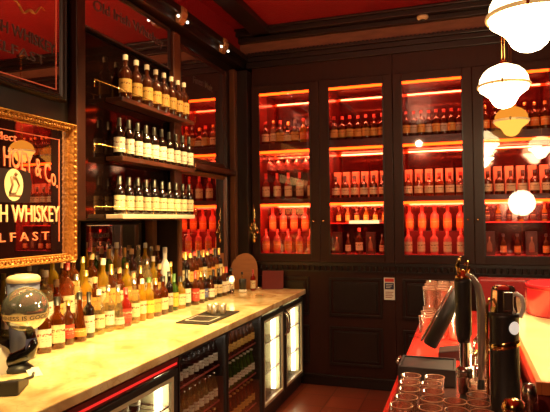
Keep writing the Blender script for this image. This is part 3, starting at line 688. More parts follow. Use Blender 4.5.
for i, rows in ((1, [(.66, 'dark', 'silver', 'silver'), (.43, 'clear', 'white', 'silver'), (.20, 'brown', 'gold', 'gold')]), (2, [(.66, 'brown', 'gold', 'silver'), (.43, 'green', 'white', 'white'), (.20, 'amber', 'gold', 'gold')])):
    a, b = SPANS[i]
    for z, lq, lb, cp in rows:
        wire_shelf(i, z, 'wirered')
        for dpt in range(2):
            for k in range(9):
                bottle('beer', lq, lb, cp, (FX - .068 - dpt * .075, a + .058 + (b - a - .116) * k / 8, z), '%s from left, %s row, %s shelf, %s' % (ORD[k], ['front', 'second'][dpt], LV[z], WH[i]), 'beer bottles in ' + WH[i], PI / 3, .93)
for i, lq in ((0, 'dark'), (3, 'amber'), (4, 'green')):
    a, b = SPANS[i]
    for z in (.60, .36, .135):
        wire_shelf(i, z); n = 8 if i == 0 else 5
        for k in range(n):
            if i == 3 and z > .3: 
                if k > 1: continue
            bottle('beer', lq if z != .36 else 'brown', 'white', 'gold', (FX - .17, a + .07 + (b - a - .22) * k / (n - 1), z), '%s from left, %s shelf of %s' % (ORD[k], LV[z], WH[i]), 'bottles in ' + WH[i], PI / 3, .93)

# stepped bottle display behind the counter bottles
o = MB().box(-.385, -.075, -3.35, -1.29, .9225, 1.02).box(-.385, -.19, -3.35, -1.29, 1.02, 1.11).build('bottle_steps', M['blackwood'], None, .003)
tag(o, 'black two-level bottle step standing at the back of the marble counter', 'riser')
# front row (near -> far): kind, liquid, label, cap, scale
FR = [(-2.985, 'square', 'amber', 'cream', 'black', 1.0), (-2.885, 'square', 'amber', 'white', 'blue', 1.08), (-2.785, 'square', 'amber', 'cream', 'black', 1.12), (-2.69, 'spirit', 'brown', 'red', 'gold', .82), (-2.60, 'cone', 'amber', 'orange', 'black', 1.0),
      (-2.505, 'wine', 'dark', 'white', 'black', .87), (-2.41, 'spirit', 'clear', 'cream', 'white', .9), (-2.32, 'spirit', 'clear', 'white', 'silver', .95), (-2.23, 'cone', 'clear', 'silver', 'silver', 1.0), (-2.14, 'square', 'red', 'red', 'red', 1.0),
      (-2.04, 'spirit', 'clear', 'cream', 'silver', 1.0), (-1.95, 'tall', 'yellow', 'cream', 'white', .85), (-1.86, 'spirit', 'yellow', 'yellow', 'green', .95), (-1.77, 'square', 'amber', 'gold', 'gold', 1.1), (-1.68, 'whisky', 'amber', 'cream', 'black', .95),
      (-1.59, 'tall', 'dark', 'silver', 'black', .9), (-1.50, 'wine', 'green', 'yellow', 'green', .9), (-1.41, 'square', 'yellow', 'cream', 'black', 1.0), (-1.31, 'wine', 'dark', 'white', 'black', .95), (-1.21, 'wine', 'brown', 'red', 'red', .88),
      (-1.11, 'whisky', 'brown', 'cream', 'gold', .85), (-1.02, 'spirit', 'dark', 'blue', 'silver', .8), (-.93, 'square', 'amber', 'white', 'black', .85), (-.84, 'wine', 'dark', 'cream', 'black', .82), (-.745, 'whisky', 'dark', 'cream', 'black', .86),
      (-.65, 'wine', 'brown', 'white', 'gold', .85), (-.56, 'wine', 'dark', 'white', 'red', .82), (-.47, 'spirit', 'dark', 'cream', 'black', .78)]
for k, (y, kd, lq, lb, cp, s) in enumerate(FR):
    cp = cp if cp in CP else 'black'
    bottle(kd, lq, lb, cp, ((-.02 if y < -1.26 else .0) + random.uniform(-.006, .012), y, .922), ORD[k] + ' from left, front row on marble counter', 'front row bottles on the marble counter', .9, s)
rk_ = random.Random(3)
opts = [('spirit', 'clear', 'white', 'white'), ('whisky', 'amber', 'cream', 'cork'), ('tall', 'yellow', 'cream', 'white'), ('spirit', 'yellow', 'orange', 'gold'), ('wine', 'brown', 'gold', 'gold'), ('cone', 'yellow', 'yellow', 'gold'), ('spirit', 'clear', 'silver', 'silver'), ('square', 'amber', 'gold', 'cork'), ('wine', 'green', 'cream', 'gold')]
opts_far = [('wine', 'dark', 'cream', 'gold'), ('whisky', 'brown', 'gold', 'gold'), ('spirit', 'amber', 'orange', 'red'), ('wine', 'brown', 'gold', 'black')]
for row, (x, z, n, y0, y1, nm) in enumerate(((-.13, 1.02, 20, -3.0, -1.36, 'middle'), (-.245, 1.11, 18, -2.92, -1.36, 'upper'))):
    for k in range(n):
        y = y0 + (y1 - y0) * k / (n - 1)
        a = opts[(k * 4 + row * 3 + rk_.randrange(3)) % len(opts)]; s = rk_.uniform(.85, 1.05)
        if row == 0 and k == 3: a = ('spirit', 'clear', 'white', 'white'); s = 1.05
        if row == 0 and k == 5: a = ('spirit', 'rose', 'cream', 'red'); s = 1.14
        if row == 0 and k == 2: a = ('whisky', 'amber', 'gold', 'cork'); s = 1.03
        if row == 0 and k == 18: a = ('tall', 'white', None, 'white'); s = 1.12
        if row == 1 and k < 3: s *= .85
        bottle(a[0], a[1], a[2], a[3], (x, y, z), '%s from left, %s step behind counter row' % (ORD[k], 'lower' if row == 0 else 'upper'), 'bottles on the %s step' % ('lower' if row == 0 else 'upper'), .9, s)
# second row under the corner mirror, on the counter itself
o = MB().box(-.119, -.052, -1.25, -.52, .9225, 1.06).build('bottle_step', M['blackwood'], None, .002)
tag(o, 'narrow black bottle step on the counter below the corner mirror', 'riser')
for k in range(9):
    a = opts_far[k % 4]
    bottle(a[0], a[1], a[2], a[3], (-.078, -1.21 + k * .081, 1.0602), ORD[k] + ' from left, step below corner mirror', 'bottles on the step below the corner mirror', .9, .93)

# things on the counter ------------------------------------------------
# bar mat with measures
e = empty('bar_mat', (.375, -1.72, .9225), 'black rubber bar mat lying on the marble counter', 'mat')
MB().box(-.12, .12, -.26, .27, 0, .008).build('mat', M['rubber'], e, .003)
ln = MB(); ln.box(-.09, .09, -.19, -.183, .008, .0095).box(-.09, .09, -.01, -.003, .008, .0095).box(-.09, -.084, -.183, -.01, .008, .0095).box(.084, .09, -.183, -.01, .008, .0095)
ln.build('printed_outline', M['paper'], e)
jm = MB().lathe([(0, .001), (.016, 0), (.017, .004), (.023, .062), (.021, .062), (.0155, .006), (0, .006)], 16).mesh('jigger_cup', pmat('satin_steel', (.7, .62, .5), .38, .85))
for k, (dx, dy) in enumerate(((-.05, .12), (.002, .075), (.052, .11), (-.03, .185), (.03, .18))):
    o = bpy.data.objects.new('jigger', jm); col.objects.link(o); o.location = (.375 + dx, -1.72 + dy, .9308)
    tag(o, 'steel measure on bar mat, ' + ['at the left of the near row', 'nearest the middle', 'at the right of the near row', 'at the left of the far pair', 'at the right of the far pair'][k], 'measure', 'steel measures on the bar mat')
# menu book
e = empty('menu_book', (.30, -.13, .9225), 'dark red menu book propped open at the far end of the counter', 'book')
tilt = Matrix.Rotation(.25, 4, 'Z') @ Matrix.Rotation(-.45, 4, 'X')
MB().box(-.11, .10, -.006, .0, 0, .19, tilt).build('cover', M['bookred'], e, .002)
MB().box(-.105, .095, .0005, .010, .004, .185, tilt).build('pages', M['bookred'], e)
e = empty('tealight_holder', (.19, -.24, .9225), 'small glass tealight holder beside the menu book', 'candle')
MB().lathe([(0, .001), (.022, 0), (.025, .03), (.022, .03), (.02, .006), (0, .006)], 16).build('cup', M['tumbler'], e); MB().cyl(.018, .007, .02).build('candle', M['white'], e)
# rounded wooden board leaning in the corner
e = empty('wooden_board', (.055, -.30, .9225), 'round-topped wooden board leaning in the corner behind the bottles', 'board'); e.scale = (.80, 1, 1.38)
pts = [(-.21, 0), (.17, 0), (.17, .14)] + [(.17 * math.cos(t * PI / 14) if t < 7 else .21 * math.cos(t * PI / 14), .14 + .12 * math.sin(t * PI / 14)) for t in range(1, 14)] + [(-.21, .14)]
bm_ = Matrix.Translation((-.02, .10, 0)) @ Matrix.Rotation(.35, 4, 'Z') @ Matrix.Rotation(-.25, 4, 'X') @ Matrix(((1, 0, 0, 0), (0, 0, -1, 0), (0, 1, 0, 0), (0, 0, 0, 1)))
pts = [(a * .85, b) for a, b in pts]
MB().prism(pts, -.008, .008, bm_).build('panel', M['board'], e, .004)
# dark jar with pale rim, little bottle, glowing glass
e = empty('ice_pot', (.10, -.42, .9225), 'small black pot with a pale base on the counter near the corner', 'pot')
MB().lathe([(0, .03), (.033, .03), (.036, .12), (.033, .125), (.03, .12), (.028, .04), (0, .04)], 20).build('pot', M['black'], e)
MB().lathe([(0, 0), (.04, 0), (.042, .012), (.034, .03), (0, .03)], 20).build('base', M['paper'], e)
bottle('whisky', 'clear', 'white', 'black', (.045, -.30, .922), 'beside the black pot, in front of the leaning board', 'bottles by the leaning board', .9, .62)
bottle('wine', 'red', 'cream', 'red', (.145, -.27, .922), 'between the black pot and the tealight holder', 'bottles by the leaning board', .9, .66)
e = empty('candle_glass', (.045, -.55, .9225), 'glowing candle glass among the bottles left of the leaning board', 'candle')
MB().lathe([(0, 0), (.03, 0), (.008, .01), (.008, .09), (.028, .105), (.036, .13), (.033, .165)], 16).build('stem_cup', M['tumbler'], e)
MB().lathe([(0, .112), (.018, .115), (.024, .135), (.016, .155), (0, .162)], 12).build('glow', M['flame'], e)

# brass sconce by the corner
e = empty('wall_sconce', (.075, -.045, 1.30), 'ornate brass leaf sconce on the corner post beside the cabinet', 'sconce'); e.scale = (1.15, 1, 1.1)
MB().lathe([(0, 0), (.02, .01), (.028, .05), (.012, .09), (.03, .15), (.01, .21), (.02, .27), (.006, .33), (0, .36)], 14, (0, 0, .06)).build('stem', M['brass'], e)
lf = MB()
for k in range(9):
    a = k * .7; z = .14 + .03 * (k % 4)
    lf.tube([(0, 0, z), (.035 * math.cos(a), .025 * math.sin(a) - .008, z + .035), (.058 * math.cos(a), .03 * math.sin(a) - .01, z + .005)], [.010, .016, .003], 6)
lf.build('leaves', M['brass'], e)
MB().box(-.012, .012, .012, .043, .12, .30).build('backplate', M['brass'], e)

# ---------------------------------------------------------------- near-left things
# advertising globe on black curved stand
gx, gy, gz = .13, -3.165, 1.196
e = empty('advertising_globe', (gx, gy, .9225), 'mirror-like dark globe with a cream lettered band, at the near end of the counter', 'globe')
R_ = .102; cz = gz - .9225
MB().lathe([(R_ * math.sin(PI * k / 24), -R_ * math.cos(PI * k / 24)) for k in range(25)], 36, (0, 0, cz)).build('globe', M['globe'], e)
zb = -.028
bp = [((R_ + .0015) * math.cos(math.asin((zb + d) / R_)), cz + zb + d) for d in (-.015, -.007, 0, .007, .015)]
bnd = MB().lathe(bp, 40).build('band', M['cream'], e)
me = text_mesh('lettering', 'GUINNESS IS GOOD FOR YOU', .01, .01)
xs = [v.co.x for v in me.vertices]; ys = [v.co.y for v in me.vertices]; a0, b0 = min(xs), max(xs); c0, d0 = min(ys), max(ys)
camang = math.atan2(-5.23 - gy, 2.06 - gx)
for v in me.vertices:
    t = (v.co.x - a0) / (b0 - a0); dz = ((v.co.y - c0) / (d0 - c0) - .5) * .019 + zb
    rr = math.sqrt(R_ ** 2 - dz ** 2) + .0022; an = camang + (t - .40) * 4.4
    v.co = (rr * math.cos(an), rr * math.sin(an), cz + dz)
me.materials.clear(); me.materials.append(M['navy']); lk('lettering', me, bnd)
st = MB().tube([(.0, .02, cz - R_ + .006), (.03, .0, .155), (.05, -.01, .12), (.04, -.02, .08), (-.01, -.05, .05), (-.08, -.09, .035), (-.16, -.14, .03)], [.026, .022, .026, .034, .036, .03, .02], 12)
st.build('curved_stand', pmat('gloss_black', (.008, .008, .008), .08, coat=.8), e)
MB().lathe([(0, .0), (.062, 0), (.062, .012), (.04, .03), (0, .04)], 20, (.0, -.04, 0)).build('foot', M['black'], e)
MB().box(.06, .062, -.02, .03, .095, .145, Matrix.Rotation(-.5, 4, 'Z')).build('badge', M['blue'], e)
# frosted tub with pale lid
e = empty('plastic_tub', (-.02, -3.02, .9225), 'tapered grey-blue tub with a pale frothy lid, behind the globe', 'tub'); e.scale = (.9, .9, 1.09)
MB().lathe([(0, 0), (.062, 0), (.065, .005), (.085, .35), (.082, .35), (.06, .01), (0, .01)], 26).build('tub', M['frost'], e)
MB().lathe([(0, .385), (.04, .383), (.075, .378), (.088, .368), (.090, .35), (.086, .348), (0, .348)], 26).build('lid', M['cream'], e)
# red-capped bottle behind, at the very left
bottle('whisky', 'dark', 'red', 'red', (-.13, -3.13, 1.02), 'by the left edge beside the grey-blue tub', 'single bottles by the globe', .9, 1.0)
# white cloth and card reader
e = empty('bar_cloth', (.06, -3.26, .9225), 'crumpled white bar cloth at the left edge, below the globe', 'cloth')
cl = MB(); rr = random.Random(5); pr = []
for k in range(9): pr.append((.085 * math.cos(k / 8 * PI / 2) + .004 * rr.random(), .13 * math.sin(k / 8 * PI / 2)))
cl.lathe(pr, 22, (-.03, 0, 0)); o = cl.build('cloth', M['cloth'], e)
for v in o.data.vertices: v.co.x += rr.uniform(-.006, .006); v.co.y += rr.uniform(-.006, .006)
e = empty('card_reader', (.33, -3.44, .9225), 'black card payment terminal lying at the left edge of the counter', 'terminal', None, .5)
MB().prism([(-.09, 0), (.07, 0), (.07, .02), (-.03, .045), (-.09, .06)], -.04, .04, Matrix(((0, 0, 1, 0), (1, 0, 0, 0), (0, 1, 0, 0), (0, 0, 0, 1)))).build('body', M['black'], e, .006)
kp = MB()
for i in range(3):
    for j in range(4): kp.box(-.027 + i * .02, -.013 + i * .02, -.015 + j * .019, -.002 + j * .019, .026 - j * .004 + .008, .032 - j * .004 + .008)
kp.build('keypad', M['greyplastic'], e)
MB().tube([(0, .07, .012), (.01, .12, .008), (.03, .16, .006), (.02, .22, .006)], .006, 8).build('cable', M['black'], e)
e = empty('receipt', (.235, -3.225, .9225), 'curled paper receipt on the marble beside the card terminal', 'paper', None, .9)
rc = MB(); n = 10
rc.add([(sx, -.06 + .12 * k / n, .002 + .012 * (k / n) ** 2) for k in range(n + 1) for sx in (-.028, .028)], [(2 * k, 2 * k + 1, 2 * k + 3, 2 * k + 2) for k in range(n)], True)
rc.build('sheet', M['paper'], e)

# ================================================================= FRONT BAR (right)
e = empty('service_ledge', (2.05, -2.5, 0), 'red-lit stainless service ledge along the inside of the front bar', 'counter')
def Lb(mb, n, m, bevel=0.0, par=None):
    o = mb.build(n, m, par or e, bevel)
    for v in o.data.vertices: v.co.x -= 2.05; v.co.y += 2.5
    return o
Lb(MB().box(1.80, 2.285, -4.6, -.95, .885, .919), 'top', M['steel_top'], .003)
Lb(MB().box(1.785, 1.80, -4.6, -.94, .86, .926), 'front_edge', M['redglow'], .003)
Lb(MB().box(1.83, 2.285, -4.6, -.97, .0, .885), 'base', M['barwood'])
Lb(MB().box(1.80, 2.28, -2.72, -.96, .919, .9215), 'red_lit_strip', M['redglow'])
e2 = empty('bar_counter', (2.8, -2.1, 0), 'front bar counter with pale overlit top, right edge of the photo', 'counter')
def Cb(mb, n, m, bevel=0.0):
    o = mb.build(n, m, e2, bevel)
    for v in o.data.vertices: v.co.x -= 2.8; v.co.y += 2.1
    return o
Cb(MB().box(2.31, 3.3, -3.105, -.95, 1.0, 1.03), 'top', M['bartop'])
Cb(MB().box(2.292, 2.31, -3.12, -.95, .985, 1.031).box(2.31, 3.3, -3.12, -3.105, .985, 1.031), 'edge_moulding', M['orangeedge'], .003)
Cb(MB().box(2.30, 3.25, -3.10, -.98, 0.0, 1.0), 'base', M['barwood'])
Cb(MB().box(2.32, 3.25, -3.112, -3.10, .55, .93), 'front_panel', M['barwood'], .004)
# red drum on bar
e = empty('ice_bucket', (2.63, -1.62, 1.031), 'glossy red round ice bucket standing on the front bar', 'bucket')
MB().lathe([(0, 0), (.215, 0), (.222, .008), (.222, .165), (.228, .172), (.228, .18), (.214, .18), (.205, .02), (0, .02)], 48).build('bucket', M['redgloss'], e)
MB().lathe([(.224, .150), (.226, .152), (.226, .158), (.224, .160)], 48).build('rim_band', M['redprint'], e)
# red bench beyond
e = empty('banquette', (2.75, -.62, 0), 'red leather banquette beyond the front bar, in front of the right cabinet', 'bench')
MB().box(-.58, .75, .10, .24, .1, 1.115).build('backrest', M['redleather'], e, .02)
MB().box(-.58, .75, -.22, .10, .38, .48).build('seat', M['redleather'], e, .02)
MB().box(-.56, .73, -.20, .22, 0, .38).build('base', M['barwood'], e)

# tumblers -------------------------------------------------------------
tm = MB().lathe([(0, .004), (.026, 0), (.030, .004), (.037, .118), (.0375, .122), (.035, .121), (.0275, .012), (0, .010)], 18).mesh('tumbler', M['tumbler'])
tr = clear_mat('red_tinted_glass', (1, .86, .8), .12, 1.0, rough=.08, haze=.16, hazecol=(1, .5, .28)); tm2 = MB().lathe([(0, .004), (.026, 0), (.030, .004), (.037, .118), (.0375, .122), (.035, .121), (.0275, .012), (0, .010)], 18).mesh('tumbler', tr)
rim = MB().lathe([(.0350, .1205), (.0378, .1195), (.0382, .1225), (.0350, .1235), (.0350, .1205)], 18).mesh('rim', pmat('glass_highlight', (1.0, .70, .45), .2, .3, scale=60, col2=(.45, .16, .08)))  # bright colour paints the light caught on the tumbler rim
foot = MB().lathe([(.004, .0045), (.029, .002), (.0305, .006), (.0275, .0135), (.004, .0115)], 14).mesh('base', rim.materials[0])  # same bright material painted as a highlight around the foot
for t in range(2):
    for j in range(9):
        for i in range(3 if t == 0 else 3):
            if t == 1 and j < 3: continue
            o = bpy.data.objects.new('tumbler', tm if (i + j) % 2 else tm2); col.objects.link(o)
            o.location = (1.852 + i * .079 + (j % 2) * .008, -1.98 + j * .085, .9218 + t * .1242)
            tag(o, 'glass tumbler in far stack, %s tier, %s row from front, %s' % (['lower', 'upper'][t], ORD[j if t == 0 else j - 3], ['left', 'middle', 'right'][i]), 'glass', 'tumblers stacked at the far end of the service ledge'); lk('rim', rim, o); lk('base', foot, o)
for j in range(5):
    for i in range(4):
        o = bpy.data.objects.new('tumbler', tm2 if (i + j) % 3 == 0 else tm); col.objects.link(o)
        o.location = (1.868 + i * .078 + random.uniform(-.003, .012) , -3.42 + j * .088 + random.uniform(-.004, .004), .9192)
        if i == 2 and j in (2, 3, 4): col.objects.unlink(o); bpy.data.objects.remove(o); continue
        tag(o, 'glass tumbler before the grey tray, %s row from front, %s column from left' % (ORD[j], ORD[i]), 'glass', 'tumblers nearest the camera on the service ledge'); lk('rim', rim, o); lk('base', foot, o); o.scale = (1, 1, .70); o.rotation_euler = (0, 0, i * 1.3 + j)
# grey tray box and black wedge
e = empty('drip_tray', (1.91, -2.80, .9195), 'dark grey box tray set across the service ledge', 'tray')
MB().box(-.112, .115, -.10, -.09, 0, .072).box(-.112, .115, .09, .10, 0, .072).box(-.112, -.102, -.09, .09, 0, .072).box(.105, .115, -.09, .09, 0, .072).box(-.102, .105, -.09, .09, .0, .066).build('tray', M['greyplastic'], e, .003)
MB().tube([(-.108, -.05, .06), (-.120, -.05, .078), (-.120, .05, .078), (-.108, .05, .06)], .005, 8).build('handle', M['chrome'], e)
e = empty('black_caddy', (2.04, -2.40, .9222), 'low black wedge-shaped caddy behind the grey tray', 'caddy')
MB().prism([(-.10, 0), (.11, 0), (.11, .07), (-.10, .035)], -.06, .06, Matrix(((1, 0, 0, 0), (0, 0, 1, 0), (0, 1, 0, 0), (0, 0, 0, 1)))).build('caddy', M['black'], e, .004)
nap = MB()
for k in range(5): nap.box(-.03, .03, -.03, .03, k * .006, k * .006 + .005, Matrix.Rotation(.05 * k, 4, 'Z'))
o = nap.build('napkin_stack', M['paper'])
for v in o.data.vertices: v.co.z *= 1
o.location = (1.846, -2.945, .9192); tag(o, 'small stack of pale paper napkins in front of the grey tray', 'napkins')

# ---- beer fonts and tap levers
# slim tap column with brass finial
TX, TY = 2.058, -3.13
e = empty('beer_tap', (TX, TY, .9192), 'slim black and chrome beer tap column with brass finial', 'tap')
MB().lathe([(0, 0), (.03, 0), (.03, .01), (.016, .02), (.016, .055), (0, .055)], 20).build('base', M['black'], e)
MB().lathe([(0, .055), (.021, .055), (.021, .105), (.028, .11), (.03, .118), (.026, .126), (.030, .134), (.026, .142), (.018, .15), (0, .15)], 20).build('collar', M['steel'], e)
MB().lathe([(.0165, .15), (.0165, .235), (.017, .24)], 20).build('neck', M['chrome'], e)
MB().lathe([(0, .235), (.020, .235), (.026, .262), (.028, .28), (.029, .450), (.028, .460), (0, .462)], 24).build('column', M['black'], e)
fn = MB().lathe([(0, .462), (.026, .462), (.026, .472), (.012, .478), (.009, .493), (0, .496)], 16)
fn.tube([(-.012, 0, .478), (-.018, 0, .508), (-.010, 0, .535), (-.004, 0, .542)], [.006, .007, .006, .003], 8).tube([(.012, 0, .478), (.02, 0, .50), (.016, 0, .525), (.006, .0, .51)], [.006, .007, .005, .003], 8)
fn.build('finial', M['brass'], e)
lv = MB().tube([(.012, -.01, .480), (.032, -.012, .470), (.050, -.012, .44), (.060, -.01, .39), (.064, -.01, .32), (.062, -.01, .24), (.058, -.01, .17), (.056, -.01, .11)], [.007, .009, .012, .016, .018, .017, .013, .010], 12)
lv.build('chrome_lever', M['leversteel'], e)
MB().tube([(.056, -.01, .11), (.055, -.01, .08), (.052, 0, .05)], [.010, .014, .008], 10).build('lever_tip', M['black'], e)
# tilted handle
e = empty('tap_handle', (2.03, -2.70, .9192), 'tilted black tap handle leaning left behind the slim column', 'tap')
a, b = Vector((-.115, -.02, .125)), Vector((.012, 0, .365))
MB().tube([a, a + (b - a) * .03, a + (b - a) * .5, b], [.027, .032, .031, .027], 18).build('handle', M['black'], e)
MB().tube([a + Vector((-.034, -.006, .018)), b + Vector((-.030, -.006, .02))], .005, 8).build('silver_edge', M['steel'], e)
MB().tube([b, (.045, .0, .34), (.05, .0, .3), (.05, 0, .10)], [.014, .014, .012, .014], 12).build('stem', M['chrome'], e)
MB().cyl(.028, 0, .10, (.05, 0)).build('base', M['steel'], e)
# large black font
e = empty('beer_font', (2.188, -3.20, .9192), 'thick black cylindrical beer font with a chrome head', 'tap'); e.scale = (.88, .88, .985)
MB().lathe([(0, 0), (.060, 0), (.060, .012), (.054, .02), (.054, .34), (.056, .35), (.056, .362), (0, .365)], 32).build('column', M['black'], e)
MB().lathe([(.0545, .245), (.0575, .25), (.0575, .262), (.0545, .268)], 32, mtx=Matrix.Translation((0, 0, .255)) @ Matrix.Rotation(-.22, 4, 'Y') @ Matrix.Translation((0, 0, -.255))).build('gold_ring', M['brass'], e)
hd = MB().lathe([(0, .365), (.052, .362), (.048, .385), (.045, .445), (.036, .456), (0, .458)], 6, smooth=False)
hd.build('chrome_head', M['chrome'], e, .004)
MB().box(-.004, .03, -.062, -.046, .375, .44).build('head_plate', M['steel'], e, .004)
MB().tube([(.045, 0, .43), (.064, -.01, .42), (.070, -.01, .385), (.058, -.01, .35)], .008, 8).build('side_loop', M['white'], e)
bz = Matrix.Translation((.035, -.043, .318)) @ Matrix.Rotation(.6, 4, 'Z') @ Matrix.Rotation(PI / 2, 4, 'X')
MB().lathe([(0, .006), (.018, .005), (.022, 0), (.022, -.006), (0, -.006)], 20, mtx=bz).build('round_badge', pmat('white_badge', (.95, .9, .8), .3, emis=(1, .9, .75), estr=.5), e)
MB().tube([(-.062, -.02, 0), (-.062, -.02, .30), (-.060, -.02, .39), (-.05, -.01, .41)], .006, 8).build('brass_pipe', M['brass'], e)
# small chrome spouts and tap fittings between the fonts
for k, (x, y, rz) in enumerate(((2.125, -2.96, .2), (2.14, -2.74, -.1), (2.115, -2.56, .3))):
    e = empty('chrome_tap', (x, y, .9192 if k < 1 else .9218), ['nearest', 'middle', 'farthest'][k] + ' small chrome tap spout between the two black fonts', 'tap', 'chrome spouts between the fonts', rz)
    MB().lathe([(0, 0), (.03, 0), (.03, .008), (.014, .016), (.012, .10), (.02, .105), (.02, .125), (.008, .14), (0, .142)], 18).build('body', M['chrome'], e)
    MB().tube([(0, -.005, .115), (-.03, -.04, .12), (-.04, -.07, .105), (-.04, -.08, .07)], [.009, .009, .008, .007], 10).build('spout', M['brass'] if k == 1 else M['chrome'], e)
    MB().tube([(0, 0, .14), (.02, .01, .165), (.045, .015, .17)], [.006, .006, .008], 8).build('lever', M['brass'], e)
e = empty('chrome_tap', (2.252, -3.30, .9192), 'small chrome tap between the thick black font and the bar edge', 'tap')
MB().lathe([(0, 0), (.028, 0), (.028, .01), (.014, .02), (.013, .09), (.022, .10), (.024, .13), (.016, .15), (0, .155)], 18).build('body', M['steel'], e)
e = empty('brass_tap', (2.195, -3.42, .9192), 'small brass tap top in front of the thick black font', 'tap')
MB().lathe([(0, 0), (.028, 0), (.028, .01), (.015, .02), (.014, .08), (.03, .09), (.034, .11), (.026, .13), (.01, .138), (0, .14)], 20).build('body', M['brass'], e)

# ================================================================= PENDANT LAMPS
M['glowbrass'] = pmat('pale_brass', (.85, .58, .25), .3, .3, emis=(1, .6, .2), estr=.35)  # slight glow put in for the shade's light on the brass ring
def pendant(x, y, z, label, mb_, mt_, r=.136):
    e = empty('pendant_lamp', (x, y, z), label, 'lamp')
    k = r / .136
    up = MB().lathe([(.030 * k, .118 * k), (.045 * k, .112 * k), (.080 * k, .096 * k), (.105 * k, .074 * k), (.122 * k, .044 * k), (.127 * k, .010 * k), (.127 * k, .0)], 32).build('upper_shade', mt_, e)
    lo = MB().lathe([(.127 * k, -.002), (.122 * k, -.022 * k), (.098 * k, -.040 * k), (.078 * k, -.056 * k), (.066 * k, -.074 * k), (.055 * k, -.096 * k), (.036 * k, -.112 * k), (.014 * k, -.120 * k), (0, -.121 * k)], 32).build('lower_bowl', mb_, e)
    MB().lathe([(.128 * k, -.006), (.136 * k, -.008), (.138 * k, 0), (.136 * k, .010), (.128 * k, .012), (.128 * k, -.006)], 32).build('brass_ring', M['glowbrass'], e)
    cl = MB().lathe([(0, .14 * k), (.018, .14 * k), (.034 * k, .112 * k), (.03 * k, .105 * k), (0, .105 * k)], 16)
    for q in range(3):
        a = q * 2 * PI / 3 + .4
        cl.box(-.006, .006, -.004, .004, -.012, .018, Matrix.Translation((.137 * k * math.cos(a), .137 * k * math.sin(a), 0)))
    cl.build('brass_fitting', M['brass'], e)
    rod = MB().tube([(-.008, 0, .13 * k), (-.008, 0, 3.47 - z)], .0025, 6).tube([(.008, 0, .13 * k), (.008, 0, 3.47 - z)], .0025, 6); rod.build('stem', M['brass'], e)
    MB().lathe([(0, 3.5 - z), (.05, 3.499 - z), (.045, 3.475 - z), (.012, 3.465 - z), (0, 3.465 - z)], 20).build('ceiling_rose', M['brass'], e)
    return e
pendant(2.330, -2.80, 2.415, 'bright opal pendant lamp nearest the camera, cut by the top edge', M['opal'], M['opaltop'], .165)
pendant(2.325, -1.45, 2.435, 'bright opal pendant lamp, second along the bar', M['opal'], M['opaltop'], .160)
pendant(2.46, -.26, 2.40, 'dim orange pendant lamp closest to the display cabinets', M['opalwarm'], M['opalwarmtop'], .142)
pendant(2.95, -1.95, 2.42, 'opal pendant lamp beyond the right edge, over the front bar', M['opal'], M['opaltop'], .15)
e = empty('table_lamp', (2.745, -2.10, 1.031), 'globe lamp standing on the front bar, reflected in the rightmost glass door', 'lamp')
MB().lathe([(0, 0), (.09, 0), (.085, .015), (.014, .03), (.012, .60), (.03, .605), (0, .606)], 20).build('stand', M['brass'], e)
MB().lathe([(.155 * math.sin(PI * k / 16), .742 - .155 * math.cos(PI * k / 16)) for k in range(17)], 24).build('globe', M['opal'], e)

# smoke detector on the beam
e = empty('smoke_detector', (1.75, -.10, 3.43), 'small ivory detector with a dark centre under the ceiling beam', 'detector')
MB().lathe([(0, 0), (.052, 0), (.052, -.018), (.040, -.032), (.024, -.036), (.024, -.03), (0, -.03)], 24).build('housing', M['cream'], e)
MB().lathe([(0, -.031), (.018, -.031), (.014, -.05), (0, -.053)], 16).build('sensor', M['black'], e)

# ================================================================= LIGHTS
def light(kind, name, loc, energy, color, size=.2, rot=None, target=None, spot=None, size_y=None):
    l = bpy.data.lights.new(name, kind); l.energy = energy; l.color = color
    if kind == 'AREA':
        l.size = size
        if size_y: l.shape = 'RECTANGLE'; l.size_y = size_y
    else: l.shadow_soft_size = size
    if spot: l.spot_size = spot; l.spot_blend = .6
    o = bpy.data.objects.new(name, l); col.objects.link(o); o.location = loc
    if target is not None: o.rotation_euler = (Vector(target) - Vector(loc)).to_track_quat('-Z', 'Y').to_euler()
    return o
WARM = (1.0, .68, .23)
for y, en in ((-3.35, 330), (-2.6, 480), (-1.9, 400), (-1.25, 170), (-.6, 45)):
    light('SPOT', 'counter_spot', (.62, y, 3.3), en, WARM, .05, target=(.12, y, .92), spot=math.radians(50))
for y in (-2.15, -1.5):
    light('SPOT', 'shelf_spot', (.75, y, 3.2), 65, (1, .62, .24), .04, target=(-.1, y + .1, 2.1), spot=math.radians(60))  # added fill that brightens the shelf labels, not a fitting
light('SPOT', 'floor_spot', (1.3, -1.6, 3.3), 60, (1, .5, .25), .05, target=(1.2, -.6, 0), spot=math.radians(50))  # added fill to lift the dark floor
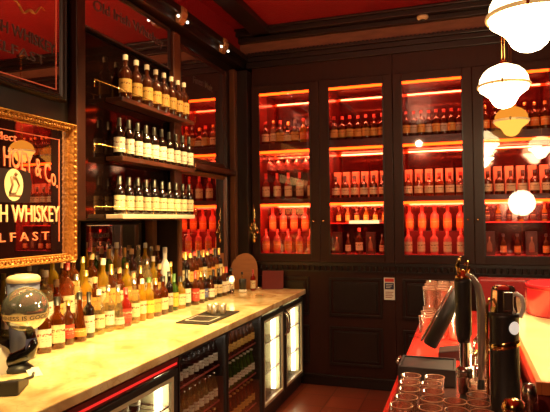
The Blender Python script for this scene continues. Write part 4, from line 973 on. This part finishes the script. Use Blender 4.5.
# red glow to the ceiling
light('AREA', 'ceiling_glow', (1.6, -2.2, 2.6), 16, (1, .10, .06), 2.5, target=(1.6, -2.2, 3.5))
light('AREA', 'ceiling_glow', (2.0, -5.5, 2.6), 14, (1, .10, .06), 2.5, target=(2.0, -5.5, 3.5))
# added warm frontal fill from behind the camera, not a room lamp
light('SPOT', 'room_fill', (1.2, -7.0, 3.2), 130, (1, .55, .3), .06, target=(1.6, -.5, 1.5), spot=math.radians(70))
light('SPOT', 'bar_spot', (2.9, -2.6, 3.3), 620, (1, .72, .36), .06, target=(2.75, -2.4, 1.0), spot=math.radians(50))
light('SPOT', 'ledge_spot', (2.0, -2.2, 3.3), 110, (1, .5, .3), .06, target=(1.95, -2.3, .95), spot=math.radians(42))
w = bpy.data.worlds.new('world'); scene.world = w; w.use_nodes = True
w.node_tree.nodes['Background'].inputs[0].default_value = (.02, .006, .004, 1); w.node_tree.nodes['Background'].inputs[1].default_value = .5

# ================================================================= CAMERA
cam = bpy.data.cameras.new('camera'); co = bpy.data.objects.new('camera', cam); col.objects.link(co)
yaw, pitch, roll, f = 3.27506777e-01, 2.47616128e-02, -1.01277192e-02, 551.514
F = Vector((-math.sin(yaw) * math.cos(pitch), math.cos(yaw) * math.cos(pitch), math.sin(pitch)))
r0 = F.cross(Vector((0, 0, 1))).normalized(); u0 = r0.cross(F)
rr_ = r0 * math.cos(roll) + u0 * math.sin(roll); uu = -r0 * math.sin(roll) + u0 * math.cos(roll)
mm = Matrix((rr_, uu, -F)).transposed().to_4x4(); mm.translation = (2.0616, -5.2297, 1.6)
co.matrix_world = mm
cam.sensor_fit = 'HORIZONTAL'; cam.sensor_width = 36; cam.lens = f / 550 * 36; cam.clip_start = .05
scene.camera = co
scene.view_settings.view_transform = 'Standard'; scene.view_settings.look = 'None'; scene.view_settings.exposure = 0.22
scene.cycles.use_denoising = True
scene.cycles.max_bounces = 10; scene.cycles.transparent_max_bounces = 24; scene.cycles.sample_clamp_indirect = 4.0
